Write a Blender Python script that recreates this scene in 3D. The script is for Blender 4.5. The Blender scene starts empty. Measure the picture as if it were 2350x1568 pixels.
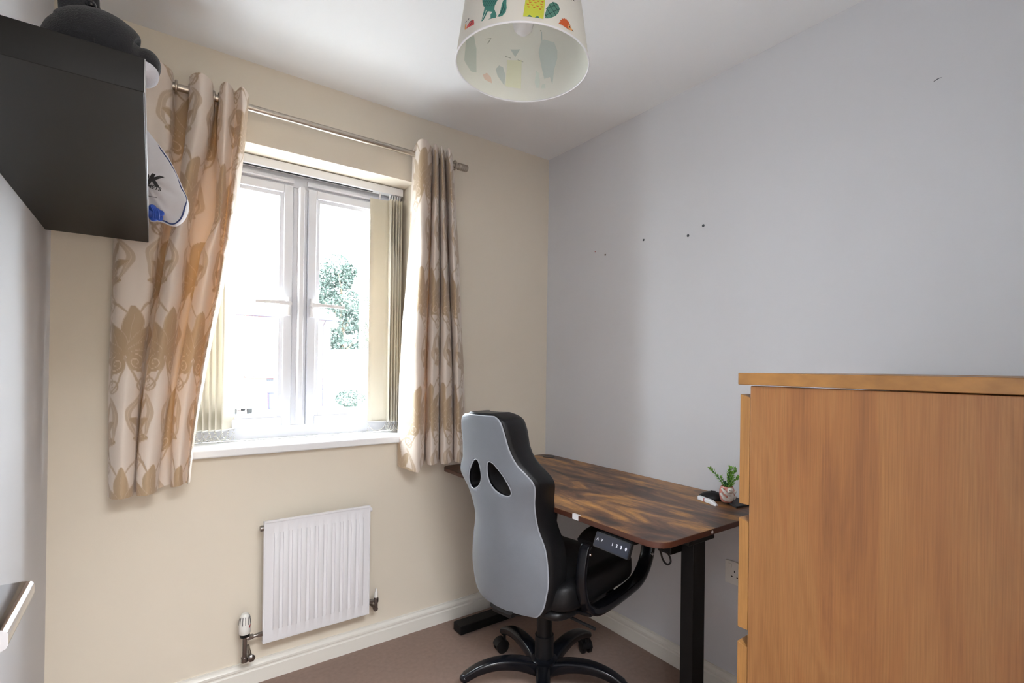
import bpy, bmesh, math, random
import numpy as np
from mathutils import Vector, Matrix
random.seed(7); np.random.seed(7)
scn = bpy.context.scene
COL = scn.collection

# ---------------------------------------------------------------- camera, sky, sun, exposure
CAM = (-1.7684, -2.2077, 1.2376); YAW, PITCH, ROLL = -.6437, .0018, .0131
FPX, PX, PY = 1158.25, 1217.1, 841.42            # lens in pixels, shifted principal point of a 2350 x 1568 frame
def cam_axes():
    cy, sy, cp, sp = math.cos(YAW), math.sin(YAW), math.cos(PITCH), math.sin(PITCH)
    fwd = Vector((-sy*cp, cy*cp, sp)); right = Vector((cy, sy, 0)); up = right.cross(fwd)
    cr, sr = math.cos(ROLL), math.sin(ROLL)
    return cr*right+sr*up, -sr*right+cr*up, fwd
CR, CU, CF = cam_axes()
cd = bpy.data.cameras.new('camera'); cam = bpy.data.objects.new('camera', cd); COL.objects.link(cam)
m = Matrix.Identity(4)
for i, v in enumerate((CR, CU, -CF)):
    for j in range(3): m[j][i] = v[j]
m.translation = Vector(CAM); cam.matrix_world = m
cd.sensor_width = 36; cd.sensor_fit = 'HORIZONTAL'; cd.lens = FPX/2350*36
cd.shift_x = (1175-PX)/2350; cd.shift_y = (PY-784)/2350; cd.clip_start = .02; cd.clip_end = 300
scn.camera = cam
def on(axis, val, x, y):
    """point of the plane axis=val seen along pixel (x, y)"""
    d = CF+(x-PX)/FPX*CR-(y-PY)/FPX*CU
    t = (val-CAM[axis])/d[axis]
    return Vector(CAM)+d*t
w = bpy.data.worlds.new('sky'); scn.world = w; w.use_nodes = True
bg = w.node_tree.nodes['Background']; bg.inputs[0].default_value = (.86, .93, 1, 1); bg.inputs[1].default_value = 9.0
sd = bpy.data.lights.new('sun', 'SUN'); sd.energy = 3; sd.angle = math.radians(3); sd.color = (1, .97, .9)
so = bpy.data.objects.new('sun', sd); COL.objects.link(so); so.rotation_euler = (math.radians(48), 0, math.radians(-20))
ld = bpy.data.lights.new('landing_fill', 'AREA'); ld.shape = 'RECTANGLE'; ld.size = 1.0; ld.size_y = .7; ld.energy = 29; ld.color = (.90, .95, 1)  # unseen area lamp added behind the camera as fill for the room
lo = bpy.data.objects.new('landing_fill', ld); COL.objects.link(lo); lo.location = (-1.5, -2.95, 2.36)
lo.rotation_euler = (math.radians(8), 0, 0)
pd = bpy.data.lights.new('window_portal', 'AREA'); pd.shape = 'RECTANGLE'; pd.size = .95; pd.size_y = 1.2; pd.cycles.is_portal = True
po = bpy.data.objects.new('window_portal', pd); COL.objects.link(po); po.location = (-1.2565, .31, 1.51); po.rotation_euler = (math.radians(-90), 0, 0)
vs = scn.view_settings; vs.view_transform = 'Standard'; vs.look = 'None'; vs.exposure = 2.14; vs.gamma = 1; vs.use_curve_mapping = False

# ---------------------------------------------------------------- materials
def lin(r, g, b):
    f = lambda c: (c/255/12.92 if c/255 <= .04045 else ((c/255+.055)/1.055)**2.4)
    return (f(r), f(g), f(b), 1)
def mat(name, col, rough=.6, metal=0, noise=0, nscale=20, bump=0, bscale=200, spec=.5, coat=0, sheen=0):
    m = bpy.data.materials.new(name); m.use_nodes = True; nt = m.node_tree; b = nt.nodes['Principled BSDF']
    b.inputs['Roughness'].default_value = rough; b.inputs['Metallic'].default_value = metal
    b.inputs['Specular IOR Level'].default_value = spec; b.inputs['Coat Weight'].default_value = coat
    b.inputs['Sheen Weight'].default_value = sheen
    tc = nt.nodes.new('ShaderNodeTexCoord')
    n = nt.nodes.new('ShaderNodeTexNoise'); n.inputs['Scale'].default_value = nscale; n.inputs['Detail'].default_value = 4
    nt.links.new(tc.outputs['Object'], n.inputs['Vector'])
    mx = nt.nodes.new('ShaderNodeMix'); mx.data_type = 'RGBA'
    mx.inputs['A'].default_value = [c*(1-noise) for c in col[:3]]+[1]; mx.inputs['B'].default_value = [min(1, c*(1+noise)) for c in col[:3]]+[1]
    nt.links.new(n.outputs['Fac'], mx.inputs['Factor']); nt.links.new(mx.outputs['Result'], b.inputs['Base Color'])
    if bump:
        n2 = nt.nodes.new('ShaderNodeTexNoise'); n2.inputs['Scale'].default_value = bscale; n2.inputs['Detail'].default_value = 3
        nt.links.new(tc.outputs['Object'], n2.inputs['Vector'])
        bp = nt.nodes.new('ShaderNodeBump'); bp.inputs['Strength'].default_value = bump; bp.inputs['Distance'].default_value = .002
        nt.links.new(n2.outputs['Fac'], bp.inputs['Height']); nt.links.new(bp.outputs['Normal'], b.inputs['Normal'])
    return m
def ramp(nt, stops):
    r = nt.nodes.new('ShaderNodeValToRGB'); e = r.color_ramp.elements
    e[0].position, e[0].color = stops[0]; e[1].position, e[1].color = stops[-1]
    for p, c in stops[1:-1]:
        k = e.new(p); k.color = c
    return r
def wood(name, stops, scale, rough=.45, dist=1.2, fine=(300, 300, 6), knots=1.0, coat=0, fstr=.16):
    m = bpy.data.materials.new(name); m.use_nodes = True; nt = m.node_tree; b = nt.nodes['Principled BSDF']
    b.inputs['Roughness'].default_value = rough; b.inputs['Coat Weight'].default_value = coat
    tc = nt.nodes.new('ShaderNodeTexCoord'); mp = nt.nodes.new('ShaderNodeMapping'); mp.inputs['Scale'].default_value = scale
    nt.links.new(tc.outputs['Object'], mp.inputs['Vector'])
    n = nt.nodes.new('ShaderNodeTexNoise'); n.inputs['Scale'].default_value = 1; n.inputs['Detail'].default_value = 5
    n.inputs['Roughness'].default_value = .6; n.inputs['Distortion'].default_value = dist
    nt.links.new(mp.outputs[0], n.inputs['Vector'])
    r = ramp(nt, stops); nt.links.new(n.outputs['Fac'], r.inputs[0])
    mp2 = nt.nodes.new('ShaderNodeMapping'); mp2.inputs['Scale'].default_value = fine; nt.links.new(tc.outputs['Object'], mp2.inputs['Vector'])
    n2 = nt.nodes.new('ShaderNodeTexNoise'); n2.inputs['Scale'].default_value = 1; n2.inputs['Detail'].default_value = 3
    nt.links.new(mp2.outputs[0], n2.inputs['Vector'])
    mr = nt.nodes.new('ShaderNodeMapRange'); mr.inputs['From Min'].default_value = .3; mr.inputs['From Max'].default_value = .7
    mr.inputs['To Min'].default_value = 1-fstr; mr.inputs['To Max'].default_value = 1+fstr*.6
    nt.links.new(n2.outputs['Fac'], mr.inputs['Value'])
    mx = nt.nodes.new('ShaderNodeVectorMath'); mx.operation = 'SCALE'
    nt.links.new(r.outputs[0], mx.inputs[0]); nt.links.new(mr.outputs[0], mx.inputs['Scale']); nt.links.new(mx.outputs[0], b.inputs['Base Color'])
    return m
M = {}
M['cream'] = mat('cream_paint', (.80, .72, .60, 1), .75, noise=.015, nscale=3, bump=.08, bscale=300)
M['lilac'] = mat('lilac_grey_paint', (.69, .685, .705, 1), .75, noise=.015, nscale=3, bump=.08, bscale=300)
M['ceiling'] = mat('white_ceiling_paint', (.90, .90, .905, 1), .85, noise=.01, nscale=3, bump=.06, bscale=250)
M['gloss'] = mat('cream_gloss', (.84, .81, .74, 1), .35, noise=.01)
M['upvc'] = mat('white_plastic_frame', (.80, .81, .86, 1), .3, noise=.01)
M['sill'] = mat('white_sill', (.88, .88, .89, 1), .4, noise=.01)
M['carpet'] = mat('brown_carpet', (.30, .185, .135, 1), .95, noise=.25, nscale=60, bump=1.0, bscale=900, sheen=.2)
M['radw'] = mat('radiator_enamel', (.80, .79, .81, 1), .4, noise=.01)
M['white'] = mat('white_plastic', (.82, .80, .76, 1), .4, noise=.01)
M['clearw'] = mat('bright_white_plastic', (.85, .85, .87, 1), .4, noise=.01)
M['chrome'] = mat('chrome', (.62, .62, .64, 1), .12, 1, noise=.03)
M['nickel'] = mat('brushed_nickel', (.50, .45, .39, 1), .32, 1, noise=.08, nscale=60)
M['valve'] = mat('valve_metal', (.30, .28, .27, 1), .28, 1, noise=.1)
M['black'] = mat('black_plastic', (.007, .007, .008, 1), .38, noise=.1, spec=.35)
M['blackgloss'] = mat('black_gloss_nylon', (.006, .0065, .009, 1), .2, noise=.1, spec=.4)
M['pu'] = mat('black_faux_leather', (.007, .007, .008, 1), .42, noise=.15, nscale=40, bump=.25, bscale=500, spec=.3)
M['pugrey'] = mat('grey_faux_leather', (.175, .192, .22, 1), .30, noise=.06, nscale=25, bump=.2, bscale=500)
M['piping'] = mat('pale_seam', (.33, .35, .39, 1), .35, noise=.05)
M['shelf'] = mat('black_shelf_board', (.0065, .006, .0055, 1), .5, noise=.1, spec=.25)
M['shelfedge'] = mat('pale_grey_edge', (.30, .30, .32, 1), .4, noise=.1)
M['deskmetal'] = mat('black_powdercoat', (.006, .006, .0065, 1), .5, noise=.1, spec=.25)
M['oak'] = wood('oak_veneer', [(.30, (.205, .080, .026, 1)), (.45, (.265, .108, .033, 1)), (.57, (.285, .126, .040, 1)), (.72, (.225, .092, .026, 1))], (8, 7, .9), .42, 2.0, (420, 420, 9))
M['oakedge'] = wood('oak_solid_edge', [(.30, (.22, .098, .026, 1)), (.5, (.31, .145, .038, 1)), (.72, (.23, .105, .028, 1))], (14, 3, 3), .4, .8, (300, 30, 60))
M['oakend'] = wood('oak_drawer_edge', [(.30, (.26, .12, .034, 1)), (.5, (.35, .165, .046, 1)), (.72, (.27, .125, .036, 1))], (14, 14, 2), .4, .8, (400, 400, 12))
M['desk'] = wood('rustic_brown_board', [(.34, (.030, .020, .016, 1)), (.43, (.080, .038, .022, 1)), (.52, (.17, .080, .038, 1)), (.585, (.35, .165, .052, 1)), (.66, (.52, .25, .06, 1))], (9.5, 2.6, 9), .36, .8, (160, 14, 160), coat=0, fstr=.25)
M['desk'].node_tree.nodes['Principled BSDF'].inputs['Specular IOR Level'].default_value = .35
M['deskedge'] = mat('dark_brown_edge', (.07, .022, .012, 1), .4, noise=.3, nscale=12)
M['blackprint'] = mat('black_print', (.01, .01, .012, 1), .6)
M['navy'] = mat('navy_trim', (.012, .03, .13, 1), .6, noise=.1)
M['blue'] = mat('blue_cord', (.02, .08, .45, 1), .45, noise=.2, nscale=80)
M['bag'] = mat('white_bag_cloth', (.62, .60, .62, 1), .7, noise=.04, nscale=8)
M['plush'] = mat('dark_grey_plush', (.014, .015, .019, 1), .95, noise=.35, nscale=50, bump=.8, bscale=500, sheen=.1)
M['plushw'] = mat('white_plush', (.60, .60, .66, 1), .95, noise=.05, bump=.8, bscale=500)
M['leaf'] = mat('plastic_leaf', (.20, .44, .06, 1), .45, noise=.6, nscale=90)
M['leafdark'] = mat('plastic_stem', (.012, .09, .03, 1), .4, noise=.2)
M['pink'] = mat('pink_glaze', (.62, .25, .20, 1), .12, noise=.05, coat=.5)
M['glaze'] = mat('white_glaze', (.70, .66, .62, 1), .12, noise=.03, coat=.5)
M['slate'] = mat('dark_slate', (.025, .026, .03, 1), .6, noise=.4, nscale=60, bump=.5, bscale=150)
M['red'] = mat('red_mark', (.35, .03, .03, 1), .5)
M['panel'] = mat('control_panel_face', (.025, .03, .045, 1), .18, noise=.05)
M['key'] = mat('pale_key_print', (.75, .78, .85, 1), .5)
M['brickmat'] = bpy.data.materials.new('red_brick')
def brick():
    m = M['brickmat']; m.use_nodes = True; nt = m.node_tree; b = nt.nodes['Principled BSDF']; b.inputs['Roughness'].default_value = .9
    tc = nt.nodes.new('ShaderNodeTexCoord'); mp = nt.nodes.new('ShaderNodeMapping'); mp.inputs['Rotation'].default_value = (math.radians(90), 0, 0)
    nt.links.new(tc.outputs['Object'], mp.inputs['Vector'])
    t = nt.nodes.new('ShaderNodeTexBrick'); t.inputs['Scale'].default_value = 1
    t.inputs['Color1'].default_value = (.42, .16, .11, 1); t.inputs['Color2'].default_value = (.32, .11, .08, 1); t.inputs['Mortar'].default_value = (.5, .46, .4, 1)
    t.inputs['Brick Width'].default_value = .225; t.inputs['Row Height'].default_value = .075; t.inputs['Mortar Size'].default_value = .01
    nt.links.new(mp.outputs[0], t.inputs['Vector']); nt.links.new(t.outputs['Color'], b.inputs['Base Color'])
brick()
M['rooftile'] = mat('roof_tile', (.30, .22, .19, 1), .9, noise=.2, nscale=8)
M['asphalt'] = mat('pale_paving', (.34, .33, .32, 1), .9, noise=.15, nscale=4)
M['foliage'] = mat('tree_leaves', (.030, .048, .038, 1), .7, noise=.5, nscale=2)
M['bark'] = mat('bark', (.12, .09, .06, 1), .9, noise=.3)
M['fence'] = mat('grey_fence', (.07, .08, .09, 1), .8, noise=.2)
M['binblue'] = mat('blue_bin_plastic', (.02, .03, .12, 1), .5)
M['houseblack'] = mat('black_gutter', (.02, .02, .03, 1), .5)
M['carsilver'] = mat('silver_paint', (.22, .30, .32, 1), .3, .6)
M['tyre'] = mat('dark_rubber', (.01, .01, .01, 1), .8)
M['timber'] = mat('pale_timber', (.45, .22, .10, 1), .7, noise=.2)

def curtain_mat():
    m = bpy.data.materials.new('damask_cloth'); m.use_nodes = True; nt = m.node_tree; b = nt.nodes['Principled BSDF']
    a = nt.nodes.new('ShaderNodeAttribute'); a.attribute_name = 'damask'
    b.inputs['Roughness'].default_value = .55; b.inputs['Sheen Weight'].default_value = .3
    sep = nt.nodes.new('ShaderNodeSeparateColor'); nt.links.new(a.outputs['Color'], sep.inputs[0])
    m1 = nt.nodes.new('ShaderNodeMix'); m1.data_type = 'RGBA'; m1.inputs['A'].default_value = (.80, .70, .61, 1); m1.inputs['B'].default_value = (.50, .365, .23, 1)
    nt.links.new(sep.outputs[0], m1.inputs['Factor'])
    m2 = nt.nodes.new('ShaderNodeMix'); m2.data_type = 'RGBA'; m2.inputs['B'].default_value = (.74, .61, .46, 1)
    nt.links.new(m1.outputs['Result'], m2.inputs['A']); nt.links.new(sep.outputs[1], m2.inputs['Factor'])
    nt.links.new(m2.outputs['Result'], b.inputs['Base Color'])
    bp = nt.nodes.new('ShaderNodeBump'); bp.inputs['Strength'].default_value = .35; bp.inputs['Distance'].default_value = .002
    ad = nt.nodes.new('ShaderNodeMath'); ad.operation = 'SUBTRACT'; nt.links.new(sep.outputs[1], ad.inputs[0]); nt.links.new(sep.outputs[0], ad.inputs[1])
    nt.links.new(ad.outputs[0], bp.inputs['Height']); nt.links.new(bp.outputs[0], b.inputs['Normal'])
    tr = nt.nodes.new('ShaderNodeBsdfTranslucent'); tr.inputs['Color'].default_value = (1, .42, .10, 1)
    ms = nt.nodes.new('ShaderNodeMixShader'); ms.inputs[0].default_value = .042
    nt.links.new(b.outputs[0], ms.inputs[1]); nt.links.new(tr.outputs[0], ms.inputs[2]); nt.links.new(ms.outputs[0], nt.nodes['Material Output'].inputs[0])
    return m
M['damask'] = curtain_mat()
def translucent(name, col, tcol, k, rough=.7):
    m = mat(name, col, rough, noise=.02); nt = m.node_tree; b = nt.nodes['Principled BSDF']
    tr = nt.nodes.new('ShaderNodeBsdfTranslucent'); tr.inputs['Color'].default_value = tcol
    ms = nt.nodes.new('ShaderNodeMixShader'); ms.inputs[0].default_value = k
    nt.links.new(b.outputs[0], ms.inputs[1]); nt.links.new(tr.outputs[0], ms.inputs[2]); nt.links.new(ms.outputs[0], nt.nodes['Material Output'].inputs[0])
    return m
M['vane'] = translucent('cream_blind_cloth', (.80, .73, .60, 1), (1, .88, .60, 1), .05)
M['shade'] = translucent('pale_shade_cloth', (.80, .76, .70, 1), (.95, .93, .88, 1), .35)
M['shadein'] = translucent('cream_shade_lining', (.86, .87, .80, 1), (.95, .95, .9, 1), .35)
def glass():
    m = bpy.data.materials.new('window_glass'); m.use_nodes = True; nt = m.node_tree; nt.nodes.remove(nt.nodes['Principled BSDF'])
    t = nt.nodes.new('ShaderNodeBsdfTransparent'); t.inputs[0].default_value = (.95, .97, .97, 1)
    g = nt.nodes.new('ShaderNodeBsdfGlossy'); g.inputs['Roughness'].default_value = .02
    ms = nt.nodes.new('ShaderNodeMixShader'); ms.inputs[0].default_value = .05
    nt.links.new(t.outputs[0], ms.inputs[1]); nt.links.new(g.outputs[0], ms.inputs[2]); nt.links.new(ms.outputs[0], nt.nodes['Material Output'].inputs[0])
    return m
M['glass'] = glass()
def flat(name, *rgb): 
    M[name] = mat(name, lin(*rgb), .8); return M[name]
for n, c in dict(p_teal=(62, 125, 115), p_dark=(30, 80, 75), p_yel=(200, 205, 70), p_org=(205, 120, 50), p_red=(205, 85, 85), p_maroon=(120, 40, 50),
                 p_green=(85, 135, 120), p_line=(20, 60, 55), p_hog=(200, 90, 40), p_skin=(228, 165, 105), p_black=(25, 25, 25), p_aqua=(140, 180, 172),
                 i_teal=(215, 224, 214), i_grey=(203, 213, 208), i_yel=(233, 235, 208), i_red=(236, 214, 198), i_line=(175, 180, 168)).items(): flat(n, *c)

# ---------------------------------------------------------------- helpers
def box(bm, x0, x1, y0, y1, z0, z1, mi=0):
    v = [bm.verts.new((x, y, z)) for x in (x0, x1) for y in (y0, y1) for z in (z0, z1)]
    for f in ((0, 1, 3, 2), (4, 6, 7, 5), (0, 4, 5, 1), (2, 3, 7, 6), (0, 2, 6, 4), (1, 5, 7, 3)):
        bm.faces.new([v[i] for i in f]).material_index = mi
def prism(bm, poly, fn, a, b, mi=0):
    """poly = 2-D outline, fn(p, q, t) -> xyz, extruded from t=a to t=b"""
    A = [bm.verts.new(fn(p, q, a)) for p, q in poly]; B = [bm.verts.new(fn(p, q, b)) for p, q in poly]
    n = len(poly); fs = [bm.faces.new(A[::-1]), bm.faces.new(B)]
    for i in range(n): fs.append(bm.faces.new((A[i], A[(i+1) % n], B[(i+1) % n], B[i])))
    for f in fs: f.material_index = mi
def tube(bm, pts, r, n=12, closed=False, sq=None, mi=0, caps=True, up=None):
    """r scalar or list (radius) ; sq=(a,b) half sizes of a rounded-rectangle section"""
    P = [Vector(p) for p in pts]; L = len(P); rings = []
    prev = None
    for i, p in enumerate(P):
        a = P[(i-1) % L] if (closed or i > 0) else P[0]; b = P[(i+1) % L] if (closed or i < L-1) else P[-1]
        t = (b-a).normalized()
        if up is not None: s = t.cross(Vector(up)); s = s.normalized() if s.length > 1e-6 else prev
        elif prev is None:
            h = Vector((0, 0, 1)) if abs(t.z) < .9 else Vector((1, 0, 0)); s = t.cross(h).normalized()
        else: s = (prev-t*prev.dot(t)).normalized()
        prev = s; q = s.cross(t).normalized()
        rr = r[i] if isinstance(r, (list, tuple)) else r
        ring = []
        for k in range(n):
            an = 2*math.pi*(k+.5)/n; c, d = math.cos(an), math.sin(an)
            if sq:
                e = .45; x = sq[0]*rr*math.copysign(abs(c)**e, c); y = sq[1]*rr*math.copysign(abs(d)**e, d)
            else: x, y = c*rr, d*rr
            ring.append(bm.verts.new(p+s*x+q*y))
        rings.append(ring)
    m_ = L if closed else L-1
    for i in range(m_):
        A, B = rings[i], rings[(i+1) % L]
        for k in range(n): bm.faces.new((A[k], A[(k+1) % n], B[(k+1) % n], B[k])).material_index = mi
    if not closed and caps:
        bm.faces.new(rings[0][::-1]).material_index = mi; bm.faces.new(rings[-1]).material_index = mi
def lathe(bm, prof, c=(0, 0, 0), n=32, axis=(0, 0, 1), mi=0):
    ax = Vector(axis).normalized(); h = Vector((1, 0, 0)) if abs(ax.x) < .9 else Vector((0, 1, 0))
    s = ax.cross(h).normalized(); q = ax.cross(s); c = Vector(c); rings = []
    for r, z in prof:
        if r < 1e-6: rings.append([bm.verts.new(c+ax*z)])
        else: rings.append([bm.verts.new(c+ax*z+(s*math.cos(2*math.pi*k/n)+q*math.sin(2*math.pi*k/n))*r) for k in range(n)])
    for A, B in zip(rings, rings[1:]):
        for k in range(n):
            a = A[k % len(A)]; a2 = A[(k+1) % len(A)]; b = B[k % len(B)]; b2 = B[(k+1) % len(B)]
            vs_ = [a] + ([a2] if a2 is not a else []) + ([b2] if b2 is not b else []) + [b]
            if len(vs_) > 2: bm.faces.new(vs_).material_index = mi
def ellipsoid(bm, c, r, rot=None, n=24, mi=0):
    g = bmesh.ops.create_uvsphere(bm, u_segments=n, v_segments=n//2, radius=1)
    Mx = Matrix.Translation(Vector(c)) @ (rot.to_4x4() if rot is not None else Matrix.Identity(4)) @ Matrix.Diagonal((*r, 1))
    bmesh.ops.transform(bm, matrix=Mx, verts=g['verts'])
    for v in g['verts']:
        for f in v.link_faces: f.material_index = mi
def spline(pts, n=8, closed=False):
    P = [np.array(p, float) for p in pts]; L = len(P); out = []
    for i in range(L if closed else L-1):
        g = lambda k: P[k % L] if closed else P[max(0, min(L-1, k))]
        p0, p1, p2, p3 = g(i-1), g(i), g(i+1), g(i+2)
        for s in range(n):
            t = s/n
            out.append(.5*((2*p1)+(-p0+p2)*t+(2*p0-5*p1+4*p2-p3)*t*t+(-p0+3*p1-3*p2+p3)*t**3))
    if not closed: out.append(P[-1])
    return out
def root_off(parent):
    o = Vector((0, 0, 0))
    while parent is not None: o += parent.location; parent = parent.parent
    return o
def finish(bm, smooth=True, ang=38):
    bmesh.ops.recalc_face_normals(bm, faces=bm.faces)
    for f in bm.faces: f.smooth = smooth
    if smooth:
        for e in bm.edges:
            if len(e.link_faces) == 2 and e.calc_face_angle(0) > math.radians(ang): e.smooth = False
def obj(name, bm, mats, parent=None, bevel=0, subsurf=0, local=False, bseg=2, ang=38, label=None):
    finish(bm, ang=ang)
    if parent is not None and not local: bmesh.ops.translate(bm, verts=bm.verts, vec=-root_off(parent))
    me = bpy.data.meshes.new(name); bm.to_mesh(me); bm.free()
    for m_ in (mats if isinstance(mats, (list, tuple)) else [mats]): me.materials.append(M[m_] if isinstance(m_, str) else m_)
    o = bpy.data.objects.new(name, me); COL.objects.link(o); o.parent = parent
    if bevel:
        b = o.modifiers.new('bevel', 'BEVEL'); b.width = bevel; b.segments = bseg; b.limit_method = 'ANGLE'; b.angle_limit = math.radians(35); b.harden_normals = True
    if subsurf:
        s = o.modifiers.new('subsurf', 'SUBSURF'); s.levels = subsurf; s.render_levels = subsurf
    if label: o['label'] = label
    return o
def thing(name, label, cat, loc=(0, 0, 0), rz=0, group=None):
    o = bpy.data.objects.new(name, None); COL.objects.link(o); o.location = loc; o.rotation_euler = (0, 0, rz); o.empty_display_size = .05
    return tag(o, label, cat, group)
def tag(o, label, cat, group=None):
    o['label'] = label; o['category'] = cat
    if group: o['group'] = group
    return o
def struct(o, label=None, cat=None):
    o['kind'] = 'structure'
    if label: o['label'] = label
    if cat: o['category'] = cat
    return o
def B(): return bmesh.new()
def text_mesh(name, s, size, mats, parent, matrix, extrude=.0004, shear=0, bold=0):
    cu = bpy.data.curves.new(name, 'FONT'); cu.body = s; cu.size = size; cu.extrude = extrude; cu.shear = shear; cu.align_x = 'CENTER'; cu.align_y = 'CENTER'; cu.offset = bold
    t = bpy.data.objects.new(name, cu); COL.objects.link(t); dg = bpy.context.evaluated_depsgraph_get(); dg.update()
    me = bpy.data.meshes.new_from_object(t.evaluated_get(dg)); bpy.data.objects.remove(t); me.transform(matrix)
    if parent is not None: me.transform(Matrix.Translation(-root_off(parent)))
    me.name = name; me.materials.clear(); me.materials.append(M[mats])
    o = bpy.data.objects.new(name, me); COL.objects.link(o); o.parent = parent
    return o

# ---------------------------------------------------------------- room shell
H = 2.4; W = 2.03; YB = -2.25
RX0, RX1, RZ0, RZ1 = -1.713, -.80, .895, 2.09       # window reveal
bm = B(); box(bm, -W-.15, .15, YB-1.4, 0.3, -.12, 0); struct(obj('floor', bm, 'carpet'), 'brown pink carpet covering the small bedroom floor', 'carpet')
bm = B(); box(bm, -W-.15, .15, YB-1.4, 0.3, H, H+.25); struct(obj('ceiling', bm, 'ceiling'), 'plain white painted ceiling', 'ceiling')
bm = B()
box(bm, -W-.15, RX0, 0, .3, 0, H); box(bm, RX1, .15, 0, .3, 0, H); box(bm, RX0, RX1, 0, .3, 0, RZ0); box(bm, RX0, RX1, 0, .3, RZ1, H)
struct(obj('wall_window', bm, 'cream'), 'cream painted wall around the window', 'wall')
bm = B(); box(bm, 0, .15, YB-1.4, 0, 0, H); 
# long faint scuff high on the wall
struct(obj('wall_right', bm, 'lilac'), 'pale lilac grey painted wall behind the desk', 'wall')
bm = B(); box(bm, -W-.15, -W, YB-1.4, 0, 0, H); struct(obj('wall_left', bm, 'lilac'), 'pale grey painted wall under the black shelf', 'wall')
bm = B(); box(bm, -1.17, 0, YB-.1, YB, 0, H); box(bm, -W, -1.95, YB-.1, YB, 0, H); box(bm, -1.95, -1.17, YB-.1, YB, 2.02, H)
struct(obj('wall_back', bm, 'lilac'), 'pale grey wall with the doorway behind the viewer', 'wall')
bm = B(); box(bm, -W-.15, .15, YB-1.5, YB-1.4, 0, H); struct(obj('wall_landing', bm, 'cream'), 'cream landing wall beyond the doorway', 'wall')
# skirting boards
def skirt(name, fn, L0, L1, lab):
    prof = [(0, 0), (.016, 0), (.016, .052), (.0125, .056), (.0125, .060), (.0145, .064), (.0145, .072), (.010, .079), (.006, .082), (.006, .0885), (0, .0885)]
    bm = B(); prism(bm, prof, fn, L0, L1); struct(obj(name, bm, 'gloss', ang=25), lab, 'skirting board')
skirt('baseboard_window', lambda d, z, t: (t, -d, z), -W, 0, 'cream skirting board below the radiator wall')
skirt('baseboard_right', lambda d, z, t: (-d, t, z), YB, -.0, 'cream skirting board along the lilac wall behind the desk')
skirt('baseboard_left', lambda d, z, t: (-W+d, t, z), YB, 0, 'cream skirting board along the left wall')

# ---------------------------------------------------------------- window
sl = B(); box(sl, RX0-.03, RX1+.03, -.042, .17, RZ0-.004, .922)
so_ = obj('window_sill', sl, 'sill', bevel=.006)
wn = bpy.data.objects.new('window_1', None); COL.objects.link(wn); wn.location = (-1.2565, .2, RZ0)
struct(wn, 'white framed two sash window between the curtains', 'window')
so_.parent = wn; so_.location = -Vector(wn.location)
bm = B()
FY0, FY1 = .165, .235; fz0, fz1 = .922, RZ1; fx0, fx1 = RX0, RX1; mx = -1.2565
def frame(bm, x0, x1, z0, z1, t, y0, y1, tb=None, tt=None):
    tb = tb or t; tt = tt or t
    box(bm, x0, x0+t, y0, y1, z0, z1); box(bm, x1-t, x1, y0, y1, z0, z1); box(bm, x0+t, x1-t, y0, y1, z0, z0+tb); box(bm, x0+t, x1-t, y0, y1, z1-tt, z1)
frame(bm, fx0, fx1, fz0, fz1, .045, FY0, FY1, .055, .085); box(bm, mx-.03, mx+.03, FY0-.004, FY1, fz0+.055, fz1-.085)
obj('window_frame', bm, 'upvc', wn, bevel=.004)
bm = B(); tube(bm, [(mx, FY0-.012, fz0+.06), (mx, FY0-.012, fz1-.09)], 1, 8, sq=(.029, .012)); obj('mullion_cover', bm, 'upvc', wn)
for s, (a, b) in enumerate(((fx0+.04, mx-.03), (mx+.03, fx1-.04))):
    bm = B(); frame(bm, a, b, fz0+.052, fz1-.082, .036, FY0-.014, FY1-.01)
    sash = obj('window_sash', bm, 'upvc', wn, bevel=.004)
    bm = B(); frame(bm, a+.0355, b-.0355, fz0+.0875, fz1-.1175, .0165, FY0-.004, FY1-.03); obj('glazing_bead', bm, 'upvc', sash, bevel=.002)
    bm = B(); box(bm, a+.04, b-.04, .205, .209, fz0+.09, fz1-.12); obj('pane', bm, 'glass', sash)
    hx = b-.018 if s == 0 else a+.018; dr = -1 if s == 0 else 1
    bm = B(); tube(bm, [(hx, FY0-.022, 1.445), (hx, FY0-.022, 1.525)], 1, 12, sq=(.011, .008))
    lathe(bm, [(0, .03), (.011, .028), (.012, .0)], (hx, FY0-.022, 1.495), 16, (0, -1, 0))
    tube(bm, spline([(hx, FY0-.046, 1.495), (hx+dr*.03, FY0-.052, 1.497), (hx+dr*.075, FY0-.054, 1.496), (hx+dr*.13, FY0-.056, 1.494)], 4), [1.0]*5+[.8]*8, 10, sq=(.007, .009))
    hd = obj('window_handle', bm, 'clearw', sash)
    bm = B(); lathe(bm, [(0, .0085), (.0042, .0085), (.0042, .006)], (hx, FY0-.022, 1.457), 12, (0, -1, 0)); obj('keyhole', bm, 'blackprint', hd)
for (a, b) in ((fx0+.06, mx-.03), (mx+.025, fx1-.05)):
    bm = B(); tube(bm, [(a, FY0-.008, 2.028), (b, FY0-.008, 2.028)], 1, 12, sq=(.010, .011)); tube(bm, [(a+.02, FY0-.017, 2.024), (b-.02, FY0-.017, 2.024)], .003, 8)
    obj('trickle_vent', bm, 'upvc', wn)

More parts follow.
